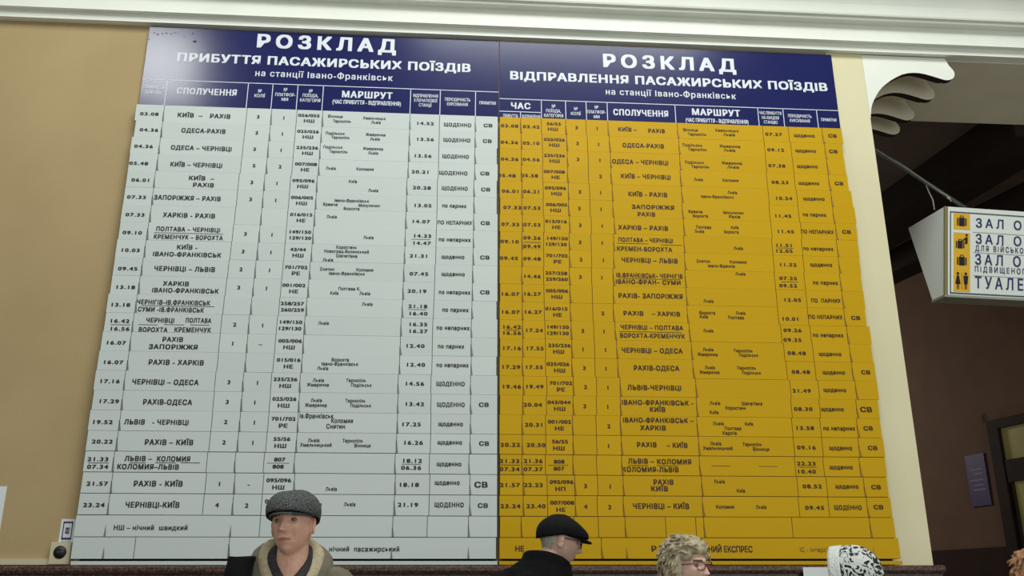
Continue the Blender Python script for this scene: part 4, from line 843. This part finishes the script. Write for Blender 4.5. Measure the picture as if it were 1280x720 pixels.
class Person:
    def __init__(s, label, head, Yaw, pitch=0, roll=0, body=None, hs=1.0, skin='skin', voxel=.004, stoop=0.0, lean=0.0, wrists=None, broad=1.0, group=None):
        """head = centre of the head; Yaw = where the face looks (0 = towards the camera side, + to the right)"""
        s.hc = Vector(head); by = math.radians(body if body is not None else Yaw)
        s.B = Matrix.Rotation(by, 3, 'Z'); fwd = s.B @ Vector((0, -1, 0))
        s.base = Vector((s.hc.x, s.hc.y, 0)) - fwd * stoop; s.root = empty('person', s.base); tag(s.root, label, 'person')
        s.H = Matrix.Rotation(math.radians(Yaw), 3, 'Z') @ Matrix.Rotation(math.radians(pitch), 3, 'X') @ Matrix.Rotation(math.radians(roll), 3, 'Y')
        s.hs = hs; s.hz = s.hc.z; s.stoop = stoop; s.k = broad
        mb = MB(); Hl = lambda p: s.hl(p)
        mb.ellipsoid((0, 0, 0), (.074, .094, .118), 72, 72, 0, None, head_fn)
        for sd in (-1, 1):
            R = Matrix.Rotation(sd * .35, 3, 'Z') @ Matrix.Rotation(-.2, 3, 'X')
            mb.ellipsoid((sd * .077, .014, -.006), (.006, .018, .032), 16, 12, 0, R); mb.ellipsoid((sd * .080, .016, .008), (.006, .019, .020), 16, 12, 0, R)
        mb.v = [tuple(Hl(p)) for p in mb.v]
        C = s.bl; hz = s.hz; k = s.k
        mb.capsule(Hl((0, .02, -.055)), C((0, .035, hz - .22)), .056 * hs, .064, 18)
        mb.capsule(C((-.155 * k, .04, hz - .30)), C((.155 * k, .04, hz - .30)), .058, .058)
        mb.ellipsoid(C((0, .04, hz - .42)), (.17 * k, .12, .22), 24, 16, 0, s.B); mb.ellipsoid(C((0, .03, hz - .68)), (.155 * k, .12, .2), 24, 16, 0, s.B); mb.ellipsoid(C((0, .03, hz - .80)), (.165 * k, .12, .14), 24, 16, 0, s.B)
        s.arms = []
        for i, sd in enumerate((-1, 1)):
            sh = C((sd * .185 * k, .04, hz - .30))
            if wrists: wr, hd, hn = wrists[i]; wr = Vector(wr) - s.base; el = (sh + wr) / 2 + Vector((0, 0, -.13)) + s.B @ Vector((sd * .06, 0, 0)); hd = Vector(hd); hn = Vector(hn)
            else: el = C((sd * .25 * k, .09, hz - .60)); wr = C((sd * .215 * k, -.06, hz - .80)); hd = s.B @ Vector((-sd * .15, -.35, -.9)); hn = s.B @ Vector((-sd, .1, 0))
            mb.capsule(sh, el, .050, .040); mb.capsule(el, wr, .040, .027); hand(mb, wr, hd, hn, sd); s.arms.append((sh, el, wr, hd.normalized()))
        for sd in (-1, 1):
            mb.capsule(C((sd * .085, .03, hz - .86)), C((sd * .095, .02, .48)), .085, .056); mb.capsule(C((sd * .095, .02, .48)), C((sd * .10, .05, .09)), .054, .036)
            mb.capsule(C((sd * .10, .06, .05)), C((sd * .12, -.13, .04)), .04, .032)
        me = remesh(mb, voxel, 1)
        inv = s.H.transposed(); me.materials.append(M[skin]); me.materials.append(M['lip']); me.materials.append(M['brow'])
        for p in me.polygons:
            q = inv @ (Vector(p.center) + s.base - s.hc) / hs
            if q.y < -.04 and abs(q.z) < .13:
                if abs(q.x) < .023 and abs(q.z + .0615) < .0070 - .12 * abs(q.x): p.material_index = 1
                elif .013 < abs(q.x) < .048 and abs(q.z - .029 + .1 * (abs(q.x) - .03)) < .0045: p.material_index = 2
        s.body = bpy.data.objects.new('body', me); COL.objects.link(s.body); s.body.parent = s.root
        for sd in (-1, 1):
            e = MB(); e.ellipsoid((sd * .031, -.0700, .010), (.0135, .0125, .0085), 18, 14)
            e.ellipsoid((sd * .031, -.0780, .010), (.0052, .0052, .0056), 12, 8, 1); e.v = [tuple(Hl(p)) for p in e.v]
            e.build('eye', [M['shaded_eye_white'], M['iris']], s.root)
    def hl(s, p): return s.H @ (Vector(p) * s.hs) + s.hc - s.base          # head frame -> person frame
    def bl(s, p): return s.B @ Vector(p)                                    # body frame (feet at 0)
    def part(s, name, mb, mt, voxel=None, smooth=2, parent=None):
        if voxel: return mobj(name, remesh(mb, voxel, smooth), mt, parent or s.root)
        return mb.build(name, mt, parent or s.root)
    def coat(s, mt, name='coat', length=1.05, infl=.03, tro='trouser', hunch=0.0, rings=(), lift=0.0):
        C, hz, k = s.bl, s.hz, s.k; mb = MB()
        mb.capsule(C((-.16 * k, .045 + hunch, hz - .315 + lift)), C((.16 * k, .045 + hunch, hz - .315 + lift)), .072, .072, 18)
        mb.capsule(C((-.075 * k, .045 + hunch * .6, hz - .245 + lift * .4)), C((.075 * k, .045 + hunch * .6, hz - .245 + lift * .4)), .065, .065, 18)
        mb.ellipsoid(C((0, .04 + hunch, hz - .46 + lift * .5)), (.205 * k, .155 + hunch * .5, .25 + lift * .5), 28, 18, 0, s.B); mb.ellipsoid(C((0, .03, hz - .72)), (.20 * k, .155, .26), 28, 18, 0, s.B)
        mb.ellipsoid(C((0, .03, hz - .92)), (.215 * k, .165, .12 + (length - 1.04)), 28, 18, 0, s.B)
        for sd in (-1, 1): mb.capsule(C((sd * .07, .045 + hunch * .8, hz - .245 + lift * .5)), C((sd * .17 * k, .045 + hunch, hz - .290 + lift)), .070, .074, 18)
        for sh, el, wr, hd in s.arms:
            mb.capsule(sh + Vector((0, 0, lift * .75)), el, .080, .066, 18); mb.capsule(el, wr, .066, .050, 18)
        if not s.pock: pass
        else:
            for sh, el, wr, hd in s.arms: mb.capsule(wr, wr + hd * .10, .056, .058, 16)
        for (a, b, z0, drop, r, th, yo) in rings:
            P = []
            for i in range(27):
                t = math.radians(-th + 2 * th * i / 26); f = ((1 - math.cos(t)) / 2) ** 1.5
                P.append(s.bl((a * math.sin(t) * (1 - .25 * f), yo + b * math.cos(t), s.hz + z0 - drop * f)))
            mb.tube(P, r, 12)
        o = s.part(name, mb, mt, .010, 5)
        t = MB()
        for sd in (-1, 1): t.capsule(C((sd * .09, .03, hz - .84)), C((sd * .097, .02, .48)), .102, .078); t.capsule(C((sd * .097, .02, .48)), C((sd * .10, .04, .10)), .078, .068)
        s.part('trousers', t, M[tro], .010, 3)
        for sd in (-1, 1):
            f = MB(); f.capsule(C((sd * .10, .08, .055)), C((sd * .125, -.15, .047)), .055, .047, 16); f.box(0, 0, 0, 0, 0, 0)
            f.v = f.v[:-8]; n = len(f.f) - 6; f.f = f.f[:n]; f.m = f.m[:n]; f.sm = f.sm[:n]
            f.v = [(x, y, max(z, .001)) for x, y, z in f.v]; s.part('shoe', f, M['shoe'])
        return o
    pock = True
    def ring(s, name, mt, a, b, z0, drop, r, th0=-150, th1=150, yo=.03, voxel=None, wob=0.0, pw=1.5, n=14):
        P = []; N = 26
        for i in range(N + 1):
            th = math.radians(th0 + (th1 - th0) * i / N)
            f = ((1 - math.cos(th)) / 2) ** pw
            P.append(s.bl((a * math.sin(th) * (1 - .25 * f), yo + b * math.cos(th), s.hz + z0 - drop * f + wob * math.sin(5 * th))))
        m = MB(); R = [r * (.55 + .45 * min(1, 4 * min(i, N - i) / N)) * (1 + wob * 4 * math.sin(7 * i)) for i in range(N + 1)]; m.tube(P, R, n); return s.part(name, m, mt)

def flat_cap(P, mt, top=.092, brim=.030, wide=.092, slope=.5, back=.0):
    """a flat cap: soft crown pulled forward onto a short stiff brim"""
    NV, NU = 18, 56; V = []; F = []
    def shape(u, th):
        sn, cs = math.sin(th), math.cos(th); fr = max(0, -cs) ** 1.3; bk = max(0, cs)
        a = math.pi / 2 * u
        bulge = 1 + .10 * math.sin(math.pi * min(1, u * 1.6)) * (1 - .5 * fr)
        r = math.cos(a) ** .62 if u < 1 else .01
        x = wide * .93 * bulge * r * sn
        y = .008 + (.108 * bulge * r * cs if cs > 0 else (.112 + .030) * (1 + .02 * u) * r * cs)
        z = .027 + top * math.sin(a) ** .9 * (1 - slope * .75 * fr * (math.cos(a)) ** .5) + .012 * fr * (1 - u) - back * bk * (1 - u) * 1.0
        return Vector((x, y, z + .004 * noise.noise(Vector((x, y, z)) * 22) * u))
    for k in range(NV + 1):
        for i in range(NU): V.append(shape(k / NV, 2 * math.pi * i / NU))
    for k in range(NV):
        for i in range(NU): F.append((k * NU + i, k * NU + (i + 1) % NU, (k + 1) * NU + (i + 1) % NU, (k + 1) * NU + i))
    F.append(tuple(NV * NU + i for i in range(NU)))
    m = MB(); m.add([P.hl(p) for p in V], F, 0, True); cap = m.build('cap', [mt], P.root)
    so_ = cap.modifiers.new('thickness', 'SOLIDIFY'); so_.thickness = .003; so_.offset = -1
    b = MB(); N = 24; T = []
    for i in range(N + 1):
        t = -1 + 2 * i / N; th = math.radians(80 * t); w = max(0, math.cos(math.radians(90 * t))) ** .7
        for lv in range(4):
            f = lv / 3
            T.append(Vector(((.078 + .010 * f) * math.sin(th), .006 - (.092 + (.048 + brim) * f * w) * math.cos(th), .044 - .016 * f * w - .010 * (1 - w))))
    n = len(T); F = []; up = [P.hl(p) for p in T]; dn_ = [P.hl(p - Vector((0, 0, .008))) for p in T]
    for i in range(N):
        for l in range(3):
            a = i * 4 + l; F.append((a, a + 1, a + 5, a + 4)); F.append((n + a, n + a + 4, n + a + 5, n + a + 1))
        a = i * 4 + 3; F.append((a, n + a, n + a + 4, a + 4)); a = i * 4; F.append((a, a + 4, n + a + 4, n + a))
    b.add(up + dn_, F, 0, True); b.build('brim', [mt], cap)
    q = MB(); q.ellipsoid(P.hl((0, .004, .027 + top)), (.011, .011, .006), 12, 8); q.build('button', [mt], cap)
    return cap

def glasses(P, mt, w=.024, h=.018, square=False):
    m = MB()
    for sd in (-1, 1):
        pts = []
        for k in range(25):
            a = 2 * math.pi * k / 24; cx, cz = math.cos(a), math.sin(a)
            e = .55 if square else .85
            cx = math.copysign(abs(cx) ** e, cx); cz = math.copysign(abs(cz) ** e, cz)
            pts.append(P.hl((sd * .033 + w * cx, -.107 + .012 * abs(sd * .033 + w * cx) / .06, .006 + h * cz)))
        m.tube(pts, .0022, 6)
        m.tube([P.hl((sd * (.033 + w), -.096, .014)), P.hl((sd * .074, -.080, .016)), P.hl((sd * .083, .0, .014)), P.hl((sd * .083, .018, .006))], .0023, 6)
    m.tube([P.hl((-.009, -.105, .012)), P.hl((0, -.110, .015)), P.hl((.009, -.105, .012))], .0022, 6)
    g = m.build('glasses', [mt], P.root)
    for sd in (-1, 1):
        l = MB(); V = []
        for yo in (0, .0015):
            for k in range(20):
                a = 2 * math.pi * k / 20; V.append(P.hl((sd * .033 + w * .97 * math.cos(a), -.1055 + yo + .012 * abs(sd * .033 + w * math.cos(a)) / .06, .006 + h * .97 * math.sin(a))))
        F = [tuple(range(20)), tuple(reversed(range(20, 40)))] + [(k, 20 + k, 20 + (k + 1) % 20, (k + 1) % 20) for k in range(20)]
        l.add(V, F); l.build('lens', [M['lens']], g)

def hair_shell(P, mt, keep, off=.006, rough=.003, name='hair'):
    """short hair: a skin-tight layer over the part of the scalp that keep() selects"""
    nu, nv = 64, 56; pts = []; ok = []
    for j in range(nv + 1):
        ph = min(max(math.pi * j / nv, .01), math.pi - .01)
        for i in range(nu):
            th = 2 * math.pi * i / nu
            p = head_fn((.074 * math.sin(ph) * math.cos(th), .094 * math.sin(ph) * math.sin(th), .118 * math.cos(ph)))
            ok.append(keep(p)); d = p.normalized(); pts.append(p + d * (off + rough * noise.noise(p * 90)))
    F = []
    for j in range(nv):
        for i in range(nu):
            q = (j * nu + i, (j + 1) * nu + i, (j + 1) * nu + (i + 1) % nu, j * nu + (i + 1) % nu)
            if all(ok[k] for k in q): F.append(q)
    m = MB(); m.add([P.hl(p) for p in pts], F, 0, True); o = m.build(name, [mt], P.root)
    so_ = o.modifiers.new('thickness', 'SOLIDIFY'); so_.thickness = .006; so_.offset = -1; return o

def locks(P, mt, keep, n, length, r, lift=.02, curl=1.0, seed=1, voxel=.0035, base_off=.010, flow=None):
    """fuller hair: many curved locks over a base layer, grown together"""
    rnd = random.Random(seed); mb = MB(); c = 0
    while c < n:
        v = Vector((rnd.gauss(0, 1), rnd.gauss(0, 1), rnd.gauss(0, 1))).normalized()
        p = head_fn((v.x * .074, v.y * .094, v.z * .118))
        if not keep(p): continue
        c += 1; d = p.normalized(); g = flow(p) if flow else Vector((0, .3, -1))
        t = (g - d * g.dot(d)).normalized(); sd = d.cross(t); ph = rnd.uniform(0, 6.3); pts = []; R = []
        L_ = length * rnd.uniform(.7, 1.2)
        for i in range(7):
            f = i / 6; q = p + d * (base_off + lift * math.sin(math.pi * min(1, f * .75)) * rnd.uniform(.9, 1.1)) + t * L_ * f + sd * curl * .010 * math.sin(ph + f * 5)
            if q.length < p.length * .97: q = q.normalized() * p.length
            pts.append(P.hl(q)); R.append(r * (1 - .45 * f) * rnd.uniform(.85, 1.1))
        mb.tube(pts, R, 8)
    nu, nv = 48, 40
    full = [head_fn((.074 * math.sin(a) * math.cos(b), .094 * math.sin(a) * math.sin(b), .118 * math.cos(a))) for a in [min(max(math.pi * j / nv, .01), math.pi - .01) for j in range(nv + 1)] for b in [2 * math.pi * i / nu for i in range(nu)]]
    for p in full:
        if keep(p): mb.ellipsoid(P.hl(p + p.normalized() * base_off * .4), (.006 + base_off * .62,) * 3, 8, 6)
    return P.part('hair', mb, mt, voxel, 1)

# --- man in the tweed cap, facing the camera
p1 = Person('man in grey tweed flat cap and olive hooded coat facing the camera', at(366, 657, -2.46), -13, pitch=-4, roll=-3, body=6, hs=.97, broad=1.0, voxel=.0029)
p1.coat(M['olive'], hunch=.02, lift=.075)
flat_cap(p1, M['tweed'], top=.104, brim=.006, wide=.100, slope=.28, back=.020)
hair_shell(p1, M['white_hair'], lambda p: p.y > -.012 and -.012 < p.z < .05 and not (abs(p.x) > .06 and -.035 < p.z < .03 and -.006 < p.y < .035), off=.004)
p1.ring('scarf', [M['charcoal']], .070, .076, -.082, .13, .030, -168, 168, yo=.03)
p1.ring('collar_lining', [M['fleece']], .100, .098, -.062, .19, .030, -164, 164, yo=.035, wob=.004)
p1.ring('hood', [M['olive']], .130, .122, -.080, .22, .036, -158, 158, yo=.045, wob=.006)
m = MB(); m.tube([p1.bl((.045, -.135, p1.hz - .26)), p1.bl((.05, -.155, p1.hz - .32)), p1.bl((.048, -.17, p1.hz - .42))], .003, 6); m.tube([p1.bl((-.05, -.135, p1.hz - .26)), p1.bl((-.055, -.155, p1.hz - .32)), p1.bl((-.05, -.17, p1.hz - .40))], .003, 6)
p1.part('drawcord', m, [M['fleece']])
# his shoulder bag
bg = empty('shoulder_bag', p1.base); tag(bg, 'black shoulder bag hanging from the capped man by a wide strap', 'bag')
C = p1.bl; hz = p1.hz
sp = [(-.130, .185, hz - .42), (-.175, .155, hz - .21), (-.172, .07, hz - .112), (-.172, -.01, hz - .118), (-.176, -.10, hz - .21), (-.19, -.180, hz - .40), (-.30, -.165, hz - .70), (-.36, -.04, hz - .88)]
m = MB(); V = []
for i, q in enumerate(sp):
    a = Vector(sp[max(i - 1, 0)]); b = Vector(sp[min(i + 1, len(sp) - 1)]); t = (b - a).normalized(); side_ = Vector((1, .15, 0)); side_ = (side_ - t * side_.dot(t)).normalized(); nn = side_.cross(t)
    wv = .046
    for u, e in ((-wv, -.006), (wv, -.006), (wv, .010), (-wv, .010)): V.append(C(Vector(q) + side_ * u - nn * e * (-1)))
F = [(0, 1, 2, 3), tuple(reversed([4 * (len(sp) - 1) + k for k in range(4)]))]
for i in range(len(sp) - 1):
    for k in range(4): F.append((4 * i + k, 4 * i + (k + 1) % 4, 4 * i + 4 + (k + 1) % 4, 4 * i + 4 + k))
m.add(V, F, 0, True); m.build('strap', [M['black_cloth']], bg)
m = MB()
m.ellipsoid(C((-.37, .03, hz - 1.02)), (.07, .17, .15), 24, 16, 0, p1.B, lambda p: Vector((math.copysign(.07 * abs(p.x / .07) ** .6, p.x), math.copysign(.17 * abs(p.y / .17) ** .5, p.y), math.copysign(.15 * abs(p.z / .15) ** .5, p.z)))); m.build('pouch', [M['black_cloth']], bg)

# --- man in the black cap, in profile
p2 = Person('man in black flat cap and black coat seen in profile with glasses', at(700, 677, -1.42), 96, pitch=12, roll=0, body=112, hs=1.0, skin='pale_skin', stoop=.13, broad=1.12)
p2.coat(M['black_cloth'], hunch=.08, lift=.07, rings=((.088, .092, -.070, .055, .030, 176, -.060), (.095, .098, -.105, .055, .036, 176, -.052), (.112, .115, -.140, .055, .045, 176, -.035), (.135, .135, -.175, .05, .055, 176, -.01), (.155, .150, -.215, .05, .065, 176, .01)))
flat_cap(p2, M['black_cap'], top=.098, brim=.022, wide=.098, slope=.60, back=.036)
hair_shell(p2, M['white_hair'], lambda p: p.y > -.02 and (-.06 if p.y > .045 else -.02) < p.z < .05 and not (abs(p.x) > .055 and -.04 < p.z < .03 and -.02 < p.y < .04), off=.004)
glasses(p2, M['frame_dark'], square=True)

# --- woman with short ash-blond hair
p3 = Person('woman with short ash-blond hair and glasses beside the black-capped man', at(859, 711, -2.1), 38, pitch=-2, body=20, hs=.93, skin='pale_skin', broad=.88)
p3.coat(M['green_cloth'])
locks(p3, M['blond_hair'], lambda p: (p.z > .066) or (p.z > -.07 and p.y > -.022 and not (p.y < .0 and p.z < -.03)) or (p.z > .045 and abs(p.x) > .05 and p.y > -.06), 520, .055, .0048, lift=.010, curl=.9, seed=4, voxel=.0026, base_off=.020, flow=lambda p: Vector((.5 if p.x > 0 else -.9, .7, -.25 if p.z > .05 else -1)))
glasses(p3, M['frame_metal'])
p3.ring('scarf', [M['blue_scarf']], .080, .085, -.125, .07, .030, -175, 175)
p3.ring('collar', [M['green_cloth']], .118, .115, -.130, .10, .036, -165, 165)

# --- person in the knitted hat, turned away to the left
p4 = Person('person in black and white patterned knitted hat with white edge, turned away', at(1068, 721.5, -1.9), -128, pitch=4, body=-120, hs=.95, skin='pale_skin', voxel=.005, broad=.9)
p4.coat(M['brown_cloth'])
def hood(y0, y1, inset, nv):
    V = []; F = []; NU = 48
    for j in range(nv + 1):
        y = y0 + (y1 - y0) * j / nv
        t = max(0.0, (y - .01) / .125); r = math.sqrt(max(0.0004, 1 - t * t))
        for i in range(NU):
            th = 2 * math.pi * i / NU; w = 1 + .015 * math.sin(th * 14) * (1 if inset == 0 else 0)
            V.append(p4.hl(((.106 + inset) * r * math.cos(th) * w, y, .004 + (.138 + inset) * r * math.sin(th) * w)))
    for j in range(nv):
        for i in range(NU): F.append((j * NU + i, (j + 1) * NU + i, (j + 1) * NU + (i + 1) % NU, j * NU + (i + 1) % NU))
    if inset == 0: F.append(tuple(nv * NU + i for i in range(NU)))
    m = MB(); m.add(V, F, 0, True); return m
ht = hood(-.035, .1349, 0, 20).build('knitted_hat', [M['knit_pattern']], p4.root)
bd = hood(-.085, -.030, .005, 4).build('hat_band', [M['knit_white']], ht)
for o_ in (ht, bd):
    k = o_.modifiers.new('thickness', 'SOLIDIFY'); k.thickness = .008; k.offset = -1
# sheet of paper on the granite
a = at(1003.5, 709, -.1465); b = at(1040, 709.5, -.1465)
m = MB(); V = []; F = []
for i in range(9):
    for j in range(7):
        u = a.x + (b.x - a.x) * i / 8; z = a.z - .20 * j / 6; cu_ = .010 * (1 - j / 6) ** 3 * (i / 8) ** 2
        V.append((u, -.1460 - cu_, z))
n = len(V); V += [(x, y - .0008, z) for x, y, z in V]
for i in range(8):
    for j in range(6):
        q = i * 7 + j; F += [(q, q + 1, q + 8, q + 7), (n + q, n + q + 7, n + q + 8, n + q + 1)]
for j in range(6): F += [(j, n + j, n + j + 1, j + 1), (56 + j, 57 + j, n + 57 + j, n + 56 + j)]
for i in range(8): F += [(i * 7, i * 7 + 7, n + i * 7 + 7, n + i * 7), (i * 7 + 6, n + i * 7 + 6, n + i * 7 + 13, i * 7 + 13)]
m.add(V, F, 0, False); tag(m.build('paper_sheet', [M['paper']]), 'white sheet of paper on the granite left of the knitted hat', 'paper')

# --- top of a head at the right edge
p5 = Person('person with short ginger hair cut off by the right edge', at(1297, 727, -2.5), 150, pitch=0, body=150, hs=.95, skin='pale_skin', voxel=.006)
p5.coat(M['charcoal'])
locks(p5, M['ginger_hair'], lambda p: p.z > .05 or (p.y > -.02 and p.z > -.06), 260, .045, .005, lift=.004, curl=.4, seed=9, base_off=.008)
